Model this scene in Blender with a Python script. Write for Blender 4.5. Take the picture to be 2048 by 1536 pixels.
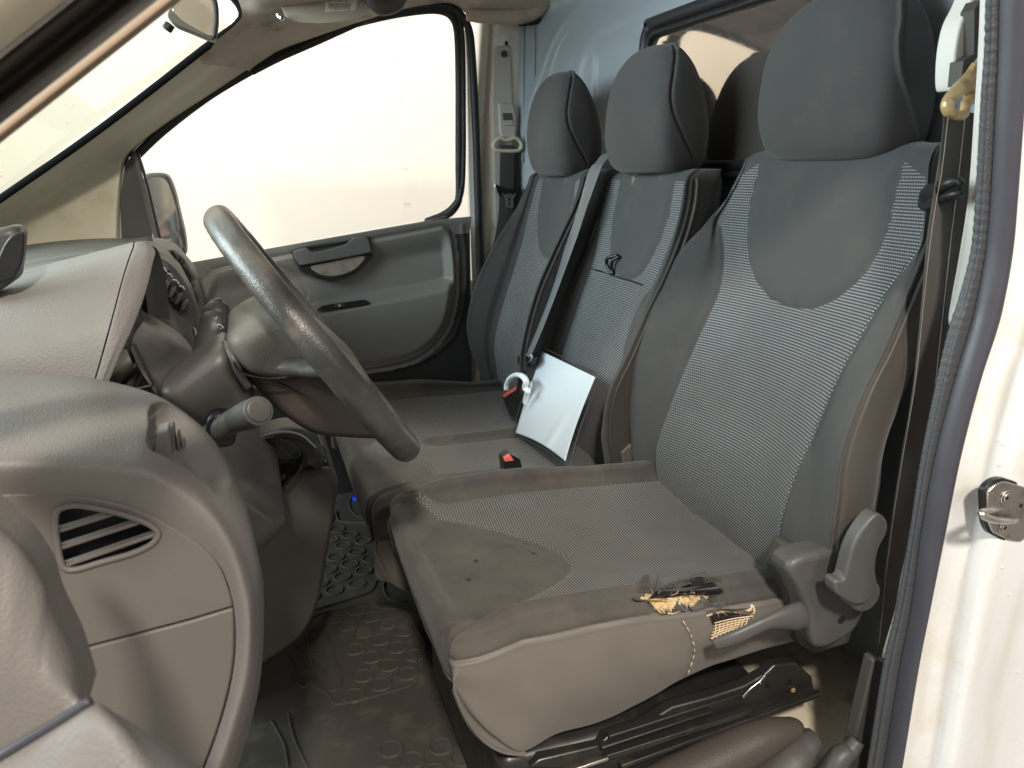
import bpy, bmesh, math, random
import numpy as np
from mathutils import Vector, Matrix, noise
random.seed(7); R=math.radians
for o in list(bpy.data.objects): bpy.data.objects.remove(o)
sc=bpy.context.scene; COL=sc.collection

# ---------------------------------------------------------------- camera, world, lamps
F=1537.; YAW=R(18.8); PIT=R(15.56); CH=0.98
cam=bpy.data.cameras.new("camera"); camo=bpy.data.objects.new("camera",cam); COL.objects.link(camo)
cam.sensor_width=36; cam.lens=F/2048*36; cam.clip_start=0.02; cam.clip_end=100
camo.location=(0,0,CH)
fw=np.array([math.sin(YAW)*math.cos(PIT),math.cos(YAW)*math.cos(PIT),-math.sin(PIT)])
rt=np.array([math.cos(YAW),-math.sin(YAW),0]); up=np.cross(rt,fw)
camo.rotation_euler=Matrix(((rt[0],up[0],-fw[0]),(rt[1],up[1],-fw[1]),(rt[2],up[2],-fw[2]))).to_euler()
cam.dof.use_dof=True; cam.dof.focus_distance=1.35; cam.dof.aperture_fstop=9
sc.camera=camo
w=bpy.data.worlds.new("World"); sc.world=w; w.use_nodes=True
w.node_tree.nodes["Background"].inputs[0].default_value=(1,.965,.92,1); w.node_tree.nodes["Background"].inputs[1].default_value=.43
sc.view_settings.view_transform='Standard'; sc.view_settings.look='None'; sc.view_settings.exposure=0.0; sc.view_settings.gamma=1
def area(name,loc,aim,size,power,col,sy=None):
    l=bpy.data.lights.new(name,'AREA'); l.energy=power; l.color=col; l.size=size
    if sy: l.shape='RECTANGLE'; l.size_y=sy
    o=bpy.data.objects.new(name,l); COL.objects.link(o); o.location=loc
    o.rotation_euler=(Vector(aim)-Vector(loc)).to_track_quat('-Z','Y').to_euler()
area("front_panel_lamp",(-1.9,1.45,1.55),(1.0,1.45,.95),2.0,150,(.78,.90,1.0),1.1)
area("ceiling_panel_lamp_side",(-.30,-1.45,2.70),(.35,1.1,.35),.22,118,(1,.92,.81),.22)
area("ceiling_panel_lamp_rear",(1.15,-1.7,2.6),(.75,.8,.3),.6,34,(1,.92,.83),.6)
area("added_wall_light",(.4,3.3,3.4),(.2,4.6,.7),4.4,108,(1,.95,.88),.9)  # unseen lamp added to blow out the wall behind the side window
area("added_front_light",(-2.2,2.6,3.6),(-3.6,3.6,1.0),1.8,52,(.93,1.0,.93),.6)  # unseen lamp added to brighten the wall beyond the windscreen

# ---------------------------------------------------------------- helpers
def ray(px,py): return fw+rt*((px-1024)/F)+up*((768-py)/F)
def P(px,py,Y=None,X=None,Z=None):
    r=ray(px,py)
    t=Y/r[1] if Y is not None else (X/r[0] if X is not None else (Z-CH)/r[2])
    return np.array([r[0]*t,r[1]*t,CH+r[2]*t])
def PX(l,Y): return [P(a,b,Y=Y) for a,b in l]
def PYs(l): return [P(a,b,Y=c) for a,b,c in l]
def cr(pts,n,closed=False):
    """Catmull-Rom through points, n samples, near-uniform by chord"""
    p=np.array(pts,float); m=len(p)
    if closed: q=np.vstack([p[-1],p,p[0],p[1]]); segs=m
    else: q=np.vstack([2*p[0]-p[1],p,2*p[-1]-p[-2]]); segs=m-1
    ch=np.array([max(1e-6,np.linalg.norm(q[i+2]-q[i+1])) for i in range(segs)]); cum=np.concatenate([[0],np.cumsum(ch)])
    s=np.linspace(0,cum[-1],n+1)[:-1] if closed else np.linspace(0,cum[-1],n)
    out=[]
    for v in s:
        i=min(segs-1,max(0,int(np.searchsorted(cum,v,side='right')-1))); t=(v-cum[i])/ch[i]
        a,b,c,d=q[i],q[i+1],q[i+2],q[i+3]
        out.append(.5*((2*b)+(c-a)*t+(2*a-5*b+4*c-d)*t*t+(3*b-a-3*c+d)*t**3))
    return np.array(out)
def itp(tab,z,col):
    t=np.array(tab,float); return np.interp(z,t[:,0],t[:,col])
def sdf_poly(U,V,poly):
    """signed distance to closed polygon, negative inside (numpy arrays)"""
    p=np.array(poly,float)[:,:2]; q=np.roll(p,-1,0); D=np.full(U.shape,1e9); ins=np.zeros(U.shape,bool)
    for (ax,ay),(bx,by) in zip(p,q):
        ex,ey=bx-ax,by-ay; L=ex*ex+ey*ey+1e-12
        t=np.clip(((U-ax)*ex+(V-ay)*ey)/L,0,1); D=np.minimum(D,np.hypot(U-ax-t*ex,V-ay-t*ey))
        c=((ay>V)!=(by>V))&(U<(bx-ax)*(V-ay)/(by-ay+1e-12)+ax); ins^=c
    return np.where(ins,-D,D)
def sdf_line(U,V,line):
    p=np.array(line,float); D=np.full(U.shape,1e9)
    for (ax,ay),(bx,by) in zip(p[:-1,:2],p[1:,:2]):
        ex,ey=bx-ax,by-ay; L=ex*ex+ey*ey+1e-12
        t=np.clip(((U-ax)*ex+(V-ay)*ey)/L,0,1); D=np.minimum(D,np.hypot(U-ax-t*ex,V-ay-t*ey))
    return D
def g(d,wd): return np.exp(-(d/wd)**2)
def ss(a,b,x):
    t=np.clip((x-a)/(b-a),0,1); return t*t*(3-2*t)
def vnoise(co,sc_,amp):
    return np.array([noise.noise(Vector(c)*sc_) for c in co])*amp

class T: pass
def empty(name,loc=(0,0,0)):
    o=bpy.data.objects.new(name,None); COL.objects.link(o); o.location=loc; o.empty_display_size=.05
    return o
def tag(o,label,cat,group=None,kind=None):
    if label: o['label']=label
    if cat: o['category']=cat
    if group: o['group']=group
    if kind: o['kind']=kind
    return o
def thing(name,label,cat,loc=(0,0,0),group=None): return tag(empty(name,loc),label,cat,group)
def wloc(o):
    v=Vector((0,0,0))
    while o: v+=o.location; o=o.parent
    return v
def mk(name,V,Fc,m,parent=None,smooth=True,label=None):
    me=bpy.data.meshes.new(name); V=[tuple(map(float,v)) for v in V]
    off=wloc(parent) if parent else Vector((0,0,0))
    me.from_pydata([(v[0]-off.x,v[1]-off.y,v[2]-off.z) for v in V],[],[tuple(f) for f in Fc])
    o=bpy.data.objects.new(name,me); COL.objects.link(o)
    if parent: o.parent=parent
    if m: me.materials.append(m)
    if smooth:
        me.polygons.foreach_set('use_smooth',[True]*len(me.polygons))
    me.update()
    if label: o['label']=label
    return o
def fixn(o,auto=None):
    bm=bmesh.new(); bm.from_mesh(o.data); bmesh.ops.recalc_face_normals(bm,faces=bm.faces); bm.to_mesh(o.data); bm.free(); o.data.update()
    if auto is not None: o.data.set_sharp_from_angle(angle=R(auto))
    return o
def grid(name,G,m,parent=None,cu=False,cap=False,thick=0,label=None,auto=None,norm=True):
    """G: array (rows, cols, 3); cu closes the columns"""
    G=np.array(G); a,b=G.shape[:2]; V=G.reshape(-1,3); Fc=[]
    for i in range(a-1):
        for j in range(b if cu else b-1):
            j2=(j+1)%b; Fc.append((i*b+j,i*b+j2,(i+1)*b+j2,(i+1)*b+j))
    V=list(V)
    if cap and cu:
        for r,rev in ((0,True),(a-1,False)):
            c=len(V); V.append(G[r].mean(0))
            for j in range(b):
                f=(r*b+j,r*b+(j+1)%b,c); Fc.append(f[::-1] if rev else f)
    o=mk(name,V,Fc,m,parent,label=label)
    if norm: fixn(o,auto)
    if thick:
        md=o.modifiers.new('solid','SOLIDIFY'); md.thickness=thick; md.offset=0
    return o
def resamp(rows,nr,nc,cu=False):
    A=np.array([cr(r,nc,cu) for r in rows]); return np.array([cr(A[:,j],nr) for j in range(nc)]).transpose(1,0,2)
def resampk(rows,ku,kv,cu=False):
    """parameter-uniform refinement: ku samples per control interval along columns, kv per row interval"""
    def one(p,k,closed):
        p=np.array(p,float); m=len(p)
        q=np.vstack([p[-1],p,p[0],p[1]]) if closed else np.vstack([2*p[0]-p[1],p,2*p[-1]-p[-2]])
        segs=m if closed else m-1; out=[]
        for i in range(segs):
            a,b,c,d=q[i:i+4]
            for t in np.arange(k)/k: out.append(.5*((2*b)+(c-a)*t+(2*a-5*b+4*c-d)*t*t+(3*b-a-3*c+d)*t**3))
        if not closed: out.append(p[-1])
        return np.array(out)
    A=np.array([one(r,ku,cu) for r in rows]); return np.array([one(A[:,j],kv,False) for j in range(A.shape[1])]).transpose(1,0,2)
def verts(o):
    n=len(o.data.vertices); a=np.empty(n*3); o.data.vertices.foreach_get('co',a); return a.reshape(-1,3)+np.array(wloc(o))
def norms(o):
    n=len(o.data.vertices); a=np.empty(n*3); o.data.vertices.foreach_get('normal',a); return a.reshape(-1,3)
def displace(o,d):
    V=verts(o)+norms(o)*d[:,None]-np.array(wloc(o)); o.data.vertices.foreach_set('co',V.ravel()); o.data.update()
def attr(o,name,vals):
    vals=np.array(vals,float)
    if vals.ndim==1: a=o.data.attributes.new(name,'FLOAT','POINT'); a.data.foreach_set('value',vals)
    else: a=o.data.attributes.new(name,'FLOAT_VECTOR','POINT'); a.data.foreach_set('vector',vals.ravel())
def frames(p):
    p=np.array(p,float); t=np.gradient(p,axis=0); t/=np.linalg.norm(t,axis=1)[:,None]+1e-12
    n=np.cross(t[0],[0,0,1.]); 
    if np.linalg.norm(n)<1e-3: n=np.cross(t[0],[1.,0,0])
    n/=np.linalg.norm(n); N=[n]
    for i in range(1,len(p)):
        n=N[-1]-t[i]*np.dot(N[-1],t[i]); n/=np.linalg.norm(n)+1e-12; N.append(n)
    N=np.array(N); return t,N,np.cross(t,N)
def tube(name,pts,r,m,parent=None,n=None,k=10,closed=False,label=None,hint=None,flat=1.0):
    """sweep; r radius or list; flat squashes along second axis; hint fixes the wide axis direction"""
    n=n or max(2,len(pts)*6); p=cr(pts,n,closed) if len(pts)>2 else np.linspace(pts[0],pts[-1],n)
    t,N,B=frames(p)
    if closed: # remove twist by using hint-free fixed frame
        pass
    if hint is not None:
        h=np.array(hint,float); N=h[None,:]-t*(t@h)[:,None]; N/=np.linalg.norm(N,axis=1)[:,None]; B=np.cross(t,N)
    rr=np.interp(np.linspace(0,1,n),np.linspace(0,1,len(r)),r) if hasattr(r,'__len__') else np.full(n,r)
    a=np.linspace(0,2*math.pi,k,endpoint=False)
    G=np.array([p[i]+rr[i]*(np.cos(a)[:,None]*N[i]+flat*np.sin(a)[:,None]*B[i]) for i in range(n)])
    if closed: G=np.vstack([G,G[:1]])
    return grid(name,G,m,parent,cu=True,cap=not closed,label=label)
def strap(name,pts,wd,th,wide,m,parent=None,n=60,label=None):
    """flat webbing: wide = list or vector of width direction"""
    p=cr(pts,n) if len(pts)>2 else np.linspace(pts[0],pts[-1],n)
    t=np.gradient(p,axis=0); t/=np.linalg.norm(t,axis=1)[:,None]
    W=np.array(wide,float)
    if W.ndim==1: W=np.tile(W,(n,1))
    else: W=np.array([np.interp(np.linspace(0,1,n),np.linspace(0,1,len(W)),W[:,k]) for k in range(3)]).T
    W=W-t*np.sum(W*t,1)[:,None]; W/=np.linalg.norm(W,axis=1)[:,None]; B=np.cross(t,W)
    prof=[(-1,-.6),(-1,.6),(-.93,1),(.93,1),(1,.6),(1,-.6),(.93,-1),(-.93,-1)]
    G=np.array([[p[i]+W[i]*a*wd/2+B[i]*b*th/2 for a,b in prof] for i in range(n)])
    return grid(name,G,m,parent,cu=True,cap=True,label=label,auto=50)
def plate(name,outer,holes,thv,m,parent=None,bev=0,label=None,seg=2,smooth=False):
    """3D planar outline (list of 3D points) with holes, extruded by vector thv"""
    bm=bmesh.new(); es=[]
    for loop in [outer]+list(holes):
        vs=[bm.verts.new(tuple(map(float,p))) for p in loop]
        es+=[bm.edges.new((vs[i],vs[(i+1)%len(vs)])) for i in range(len(vs))]
    bmesh.ops.triangle_fill(bm,edges=es,use_beauty=True,use_dissolve=False)
    bmesh.ops.dissolve_limit(bm,angle_limit=R(.5),verts=bm.verts,edges=bm.edges)
    fs=list(bm.faces)
    r=bmesh.ops.extrude_face_region(bm,geom=fs)
    bmesh.ops.translate(bm,verts=[v for v in r['geom'] if isinstance(v,bmesh.types.BMVert)],vec=Vector(tuple(map(float,thv))))
    bmesh.ops.recalc_face_normals(bm,faces=bm.faces)
    off=wloc(parent) if parent else Vector((0,0,0)); bmesh.ops.translate(bm,verts=bm.verts,vec=-off)
    me=bpy.data.meshes.new(name); bm.to_mesh(me); bm.free(); o=bpy.data.objects.new(name,me); COL.objects.link(o)
    if parent: o.parent=parent
    me.materials.append(m)
    if bev:
        md=o.modifiers.new('bevel','BEVEL'); md.width=bev; md.segments=seg; md.limit_method='ANGLE'; md.angle_limit=R(40)
    me.polygons.foreach_set('use_smooth',[True]*len(me.polygons)); me.set_sharp_from_angle(angle=R(35)) 
    if label: o['label']=label
    return o
def box(name,c,s,m,parent=None,rot=None,bev=.003,label=None):
    c=np.array(c,float); s=np.array(s,float)/2
    M=np.eye(3) if rot is None else np.array(rot,float)   # columns = axes
    q=[(-1,-1,-1),(1,-1,-1),(1,1,-1),(-1,1,-1),(-1,-1,1),(1,-1,1),(1,1,1),(-1,1,1)]
    V=[c+M@(np.array(k)*s) for k in q]; Fc=[(0,3,2,1),(4,5,6,7),(0,1,5,4),(1,2,6,5),(2,3,7,6),(3,0,4,7)]
    o=mk(name,V,Fc,m,parent,smooth=True,label=label); fixn(o)
    if bev:
        md=o.modifiers.new('bevel','BEVEL'); md.width=bev; md.segments=3; md.limit_method='ANGLE'
    o.data.set_sharp_from_angle(angle=R(35)); return o
def pillow(name,poly,y0,y1,m,parent=None,rnd=.03,k=8,nst=9,closed_n=64,cap=True,label=None,sharp=None,power=2.2,shiftx=0,lean=None):
    """outline poly (3D, xz used) swept along Y between y0 and y1 with rounded ends"""
    p=cr(poly,closed_n,True) if sharp is None else np.array(densify(poly,closed_n))
    c=p.mean(0); rows=[]
    ang=np.linspace(0,math.pi/2,nst)
    L=max(np.ptp(p[:,0]),np.ptp(p[:,2]))
    def ring(y,sh):
        q=p.copy(); q[:,0]=c[0]+(q[:,0]-c[0])*sh; q[:,2]=c[2]+(q[:,2]-c[2])*sh; q[:,1]=y
        if lean is not None: q[:,0]+=lean[0]*(y-(y0+y1)/2); q[:,2]+=lean[1]*(y-(y0+y1)/2)
        return q
    fr=2*rnd/L
    for a in ang: rows.append(ring(y0+rnd*(1-math.cos(a)),1-fr*(1-math.sin(a))))
    for a in ang[::-1]: rows.append(ring(y1-rnd*(1-math.cos(a)),1-fr*(1-math.sin(a))))
    return grid(name,rows,m,parent,cu=True,cap=cap,label=label)
def densify(poly,n):
    p=np.array(poly,float); q=np.roll(p,-1,0); L=np.linalg.norm(q-p,axis=1); tot=L.sum(); out=[]
    for a,b,l in zip(p,q,L):
        k=max(1,int(round(n*l/tot)))
        for i in range(k): out.append(a+(b-a)*i/k)
    return out
def rpoly(pts,r,seg=5):
    """round the corners of a closed 3D polygon"""
    p=[np.array(q,float) for q in pts]; out=[]
    for i in range(len(p)):
        a,b,c=p[i-1],p[i],p[(i+1)%len(p)]
        ra=min(r,np.linalg.norm(a-b)*.45); rc=min(r,np.linalg.norm(c-b)*.45)
        s=b+(a-b)/np.linalg.norm(a-b)*ra; e=b+(c-b)/np.linalg.norm(c-b)*rc
        for t in np.linspace(0,1,seg): out.append((1-t)**2*s+2*t*(1-t)*b+t*t*e)
    return out

# ---------------------------------------------------------------- materials
class NT:
    def __init__(s,name):
        s.m=bpy.data.materials.new(name); s.m.use_nodes=True; s.t=s.m.node_tree; s.N=s.t.nodes; s.L=s.t.links
        s.b=s.N['Principled BSDF']; s.out=s.N['Material Output']
    def n(s,ty,ins=None,**kw):
        x=s.N.new(ty)
        for k,v in kw.items(): setattr(x,k,v)
        for k,v in (ins or {}).items():
            if hasattr(v,'links') or isinstance(v,bpy.types.NodeSocket): s.L.new(v,x.inputs[k])
            else: x.inputs[k].default_value=v
        return x
    def math(s,op,a,b=0.0,c=0.0): return s.n('ShaderNodeMath',{0:a,1:b,2:c},operation=op).outputs[0]
    def mix(s,f,a,b): 
        x=s.N.new('ShaderNodeMix'); x.data_type='RGBA'
        for i,v in ((0,f),(6,a),(7,b)):
            if isinstance(v,bpy.types.NodeSocket): s.L.new(v,x.inputs[i])
            else: x.inputs[i].default_value=v if i==0 else (*v[:3],1)
        return x.outputs[2]
    def at(s,name,out='Fac'): return s.n('ShaderNodeAttribute',attribute_name=name).outputs[out]
    def rng(s,x,a,b,c=0.0,d=1.0): return s.n('ShaderNodeMapRange',{0:x,1:a,2:b,3:c,4:d}).outputs[0]
    def noise(s,scale,detail=3,rough=.5,vec=None):
        if vec is None: vec=s.n('ShaderNodeTexCoord').outputs['Object']
        return s.n('ShaderNodeTexNoise',{'Vector':vec,'Scale':scale,'Detail':detail,'Roughness':rough}).outputs['Fac']
    def set(s,**kw):
        for k,v in kw.items():
            i=s.b.inputs[k.replace('_',' ')]
            if isinstance(v,bpy.types.NodeSocket): s.L.new(v,i)
            else: i.default_value=(*v,1) if hasattr(v,'__len__') and len(v)==3 else v
        return s
    def bump(s,h,st,dist=.001): s.L.new(s.n('ShaderNodeBump',{'Height':h,'Strength':st,'Distance':dist}).outputs[0],s.b.inputs['Normal'])
def plastic(name,col,rough=.5,grain=700,gst=.35,var=.12,spec=.4,dirt=None,coat=0,metal=0,gdist=.0006):
    s=NT(name); n1=s.noise(9,4,.6)
    a=tuple(c*(1-var) for c in col); b=tuple(min(1,c*(1+var)) for c in col); c=s.mix(n1,a,b)
    if dirt:
        n2=s.rng(s.noise(dirt[1],5,.65),dirt[2],dirt[2]+.14); c=s.mix(s.math('MULTIPLY',n2,dirt[3]),c,dirt[0])
    s.set(Base_Color=c,Roughness=s.rng(s.noise(30,3),0.3,.7,rough-.06,rough+.06),Metallic=metal); s.b.inputs['Specular IOR Level'].default_value=spec
    s.b.inputs['Coat Weight'].default_value=coat; s.b.inputs['Coat Roughness'].default_value=.08
    if grain:
        v=s.n('ShaderNodeTexVoronoi',{'Vector':s.n('ShaderNodeTexCoord').outputs['Object'],'Scale':grain},feature='SMOOTH_F1').outputs[0]
        s.bump(v,gst,gdist)
    return s.m
def fabric():
    s=NT('seat_fabric')
    pat=s.at('pat'); vin=s.at('vin'); pc=s.at('pc','Vector'); upan=s.at('upan')
    x,y,_z=[s.n('ShaderNodeSeparateXYZ',{0:pc}).outputs[i] for i in range(3)]
    row=s.math('MULTIPLY',y,1/.0047); ri=s.math('FLOOR',row); rf=s.math('FRACT',row)
    off=s.math('MULTIPLY',s.math('MODULO',ri,2.0),.5)
    cf=s.math('FRACT',s.math('ADD',s.math('MULTIPLY',x,1/.0046),off))
    dx=s.math('ABSOLUTE',s.math('SUBTRACT',cf,.5)); dy=s.math('ABSOLUTE',s.math('SUBTRACT',rf,.5))
    dash=s.math('MULTIPLY',s.rng(dx,.36,.24),s.rng(dy,.27,.14))
    big=s.math('ADD',s.math('MULTIPLY',s.rng(s.noise(6,3),.35,.7),.35),.65)
    dash=s.math('MULTIPLY',dash,big)
    plain=s.mix(s.noise(7,4,.6),(.044,.044,.044),(.060,.060,.059))
    heather=s.noise(2600,2,.7); plain=s.mix(s.rng(heather,.35,.65),s.mix(.25,plain,(.03,.03,.03)),plain)
    pcol=s.mix(dash,(.042,.044,.046),(.33,.345,.36))
    ucol=s.mix(s.noise(5,4,.6),(.046,.048,.049),(.060,.062,.063))
    ucol=s.mix(s.rng(heather,.35,.65),s.mix(.2,ucol,(.03,.03,.03)),ucol)
    c=s.mix(s.rng(upan,.0006,-.0006),plain,ucol)
    c=s.mix(s.rng(pat,.0006,-.0006),c,pcol)
    # soiling on the cloth
    soil=s.rng(s.noise(11,6,.7),.52,.72); c=s.mix(s.math('MULTIPLY',soil,.30),c,(.10,.088,.07))
    soil2=s.math('MULTIPLY',s.at('soil'),s.rng(s.noise(14,6,.7),.2,.75)); c=s.mix(s.math('MULTIPLY',soil2,.60),c,(.135,.118,.092))
    vcol=s.mix(s.at('vlight'),(.042,.038,.034),s.mix(s.noise(8,4,.6),(.135,.122,.106),(.165,.149,.13)))  # light painted into the vinyl: lit driver cushion paler, backrest sides darker
    vm=s.rng(vin,-.0006,.0006); c=s.mix(vm,c,vcol)
    # torn-out holes show foam
    s.set(Base_Color=c,Roughness=s.rng(vm,0,1,.88,.52)); s.b.inputs['Specular IOR Level'].default_value=.3
    s.b.inputs['Sheen Weight'].default_value=.12; s.b.inputs['Sheen Roughness'].default_value=.5
    hb=s.math('ADD',s.math('MULTIPLY',heather,s.rng(vm,0,1,.7,.25)),s.math('MULTIPLY',dash,s.rng(pat,.0006,-.0006)))
    s.bump(hb,.35,.0008); return s.m
def glassm(name,tint,refl,rough=.0,spots=False):
    s=NT(name); s.N.remove(s.b); tr=s.n('ShaderNodeBsdfTransparent',{0:(*tint,1)}); gl=s.n('ShaderNodeBsdfGlossy',{0:(1,1,1,1),'Roughness':rough})
    fr=s.n('ShaderNodeFresnel',{0:1.45}).outputs[0]; f=s.math('MULTIPLY',fr,refl)
    o=s.n('ShaderNodeMixShader',{0:f,1:tr.outputs[0],2:gl.outputs[0]}).outputs[0]
    if spots:
        v=s.n('ShaderNodeTexVoronoi',{'Vector':s.n('ShaderNodeTexCoord').outputs['Object'],'Scale':28.0,'Randomness':1.0}).outputs
        thr=s.math('LESS_THAN',v[0],s.math('MULTIPLY',s.n('ShaderNodeSeparateColor',{0:v[1]}).outputs[0],.10))
        df=s.n('ShaderNodeBsdfDiffuse',{0:(.25,.25,.22,1)}).outputs[0]
        o=s.n('ShaderNodeMixShader',{0:s.math('MULTIPLY',thr,.55),1:o,2:df}).outputs[0]
    s.L.new(o,s.out.inputs[0]); return s.m
M={}
M['fabric']=fabric()
M['dash']=plastic('dashboard_plastic',(.148,.137,.126),.50,520,.45,.06,.4,gdist=.0009)
M['dash_lo']=plastic('lower_dash_plastic',(.118,.107,.096),.5,900,.3,.08)
M['hood']=plastic('binnacle_plastic',(.165,.157,.148),.55,420,.5,.04,gdist=.0010)
M['dark']=plastic('dark_grey_plastic',(.055,.052,.048),.45,800,.25,.1)
M['mid']=plastic('mid_grey_plastic',(.095,.088,.08),.48,800,.3,.1)
M['door']=plastic('door_trim_plastic',(.23,.222,.21),.42,900,.25,.08,.45)
M['door_lo']=plastic('door_lower_plastic',(.035,.035,.036),.5,900,.25,.08)
M['seatpl']=plastic('seat_side_plastic',(.075,.072,.07),.42,900,.2,.08,.45)
M['black']=plastic('black_plastic',(.012,.012,.013),.38,900,.1,.1)
M['ceramic']=plastic('ceramic_band',(.008,.008,.009),.9,0,0,.1,.05)
M['rubber']=plastic('black_rubber',(.022,.022,.025),.5,300,.3,.1)
M['seal']=plastic('textured_rubber_seal',(.05,.052,.058),.55,420,.8,.15,gdist=.0009)
M['seal2']=plastic('smooth_rubber_seal',(.045,.045,.055),.42,0,0,.1)
M['metal']=plastic('greased_black_metal',(.02,.019,.018),.34,0,0,.3,.5,dirt=((.08,.06,.04),12,.55,.4))
M['steel']=plastic('steel',(.55,.52,.48),.3,0,0,.15,.5,metal=1,dirt=((.25,.18,.12),40,.5,.5))
M['chrome']=plastic('chrome',(.85,.85,.85),.32,0,0,.02,.5,metal=1)
M['beige']=plastic('beige_pillar_trim',(.60,.54,.42),.6,600,.3,.06,dirt=((.36,.30,.2),6,.55,.4))
M['liner']=plastic('headliner_cloth',(.52,.44,.36),.95,1500,.4,.12,.1,dirt=((.2,.17,.14),7,.5,.6))
M['tan']=plastic('tan_pillar_edge',(.24,.175,.12),.7,0,0,.05,.2)
M['visor']=plastic('visor_vinyl',(.58,.51,.41),.7,900,.3,.06)
M['cream']=plastic('cream_body_paint',(.72,.70,.61),.3,0,0,.05,.5,coat=.6,dirt=((.40,.33,.22),5,.55,.45))
M['white']=plastic('white_body_paint',(.70,.71,.71),.28,0,0,.03,.5,coat=.7,dirt=((.62,.52,.38),3.0,.52,.6))
_m=M['white']; _t=_m.node_tree; _b=_t.nodes['Principled BSDF']; _src=_b.inputs['Base Color'].links[0].from_socket
_tc=_t.nodes.new('ShaderNodeTexCoord'); _mp=_t.nodes.new('ShaderNodeMapping'); _mp.inputs['Scale'].default_value=(22,22,3.2); _t.links.new(_tc.outputs['Object'],_mp.inputs[0])
_nz=_t.nodes.new('ShaderNodeTexNoise'); _nz.inputs['Scale'].default_value=1.0; _nz.inputs['Detail'].default_value=6; _t.links.new(_mp.outputs[0],_nz.inputs[0])
_mr=_t.nodes.new('ShaderNodeMapRange'); _mr.inputs[1].default_value=.5; _mr.inputs[2].default_value=.75; _mr.inputs[4].default_value=.45; _t.links.new(_nz.outputs[0],_mr.inputs[0])
_mx=_t.nodes.new('ShaderNodeMix'); _mx.data_type='RGBA'; _t.links.new(_mr.outputs[0],_mx.inputs[0]); _t.links.new(_src,_mx.inputs[6]); _mx.inputs[7].default_value=(.50,.44,.35,1); _t.links.new(_mx.outputs[2],_b.inputs['Base Color'])
M['trimw']=plastic('white_trim',(.62,.60,.56),.5,700,.2,.04)
M['greyt']=plastic('grey_belt_cover',(.50,.47,.43),.5,800,.2,.04)
M['bulk']=plastic('blue_grey_bulkhead_paint',(.30,.35,.38),.58,0,0,.05,.5,coat=.12)
M['brass']=plastic('brass_ring',(.52,.38,.20),.35,0,0,.15,.5,metal=.3,dirt=((.2,.12,.06),60,.5,.6))
M['web']=plastic('belt_webbing',(.055,.050,.047),.75,0,0,.2)
M['web2']=plastic('grey_belt_webbing',(.115,.118,.122),.5,0,0,.2)
M['wheel']=plastic('worn_wheel_leather',(.060,.058,.055),.36,520,.6,.2,.5,dirt=((.13,.105,.08),25,.5,.5),gdist=.0006)
M['bag']=plastic('airbag_cover',(.125,.118,.102),.5,420,.5,.06,gdist=.0007)
M['handle']=plastic('pull_handle_plastic',(.13,.125,.12),.42,800,.2,.08,.45)
M['cupm']=plastic('painted_shine_cup',(.33,.28,.23),.25,0,0,.15,.5,dirt=((.10,.085,.07),30,.5,.5))  # pale base colour paints in the shine of the handle cup
M['cowl']=plastic('column_plastic',(.070,.066,.060),.42,800,.3,.08,.45)
M['stalk']=plastic('stalk_plastic',(.030,.030,.029),.45,0,0,.08,.45)
M['cons']=plastic('console_plastic',(.072,.066,.059),.45,900,.3,.08,.45)
M['spoke']=plastic('spoke_cover',(.055,.045,.038),.5,420,.5,.1,gdist=.0007)
M['mat']=plastic('rubber_mat',(.060,.055,.047),.7,400,.25,.15,.15,dirt=((.13,.115,.09),11,.52,.45))
M['floor']=plastic('worn_cab_floor',(.55,.49,.38),.38,0,0,.2,.5,dirt=((.16,.11,.065),10,.50,.7))
M['foam']=plastic('torn_foam',(.66,.50,.29),.95,260,1.0,.25,.1,dirt=((.42,.25,.09),70,.5,.6),gdist=.003)
M['burn']=plastic('burn_brown',(.10,.055,.025),.9,0,0,.3)
M['fray']=plastic('frayed_thread',(.10,.095,.09),.9,0,0,.3)
M['frayt']=plastic('tan_thread',(.72,.55,.36),.9,0,0,.2)
M['paper']=plastic('white_paper',(.72,.77,.81),.75,0,0,.01,.2,coat=0)
M['label']=plastic('cream_label',(.92,.88,.80),.6,0,0,.02)
M['hookm']=plastic('translucent_hook',(.82,.87,.90),.35,0,0,.02)
M['red']=plastic('red_button',(.75,.14,.12),.35,0,0,.05)
M['blue']=plastic('blue_plastic',(.02,.06,.75),.35,0,0,.05)
M['print']=plastic('white_print',(.6,.6,.6),.6,0,0,.02)
M['inkd']=plastic('worn_belt_edge',(.22,.20,.18),.9,0,0,.5)
M['inkg']=plastic('grey_print',(.45,.42,.38),.6,0,0,.02)
M['booth']=plastic('booth_wall_paint',(.80,.74,.66),.8,0,0,.02,.1)
M['concrete']=plastic('workshop_floor',(.35,.33,.30),.8,0,0,.1)
M['glass']=glassm('window_glass',(.98,.98,.96),.6)
M['wglass']=glassm('windscreen_glass',(.84,.90,.84),.25,spots=True)
s_=NT('mirror_silver'); s_.set(Base_Color=(.78,.70,.63),Metallic=1.0,Roughness=.06); M['mirror']=s_.m
s_=NT('tinted_partition_glass'); s_.set(Base_Color=(.50,.45,.40),Metallic=.9,Roughness=s_.rng(s_.noise(60,4),.3,.7,.03,.07)); M['pglass']=s_.m

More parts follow.
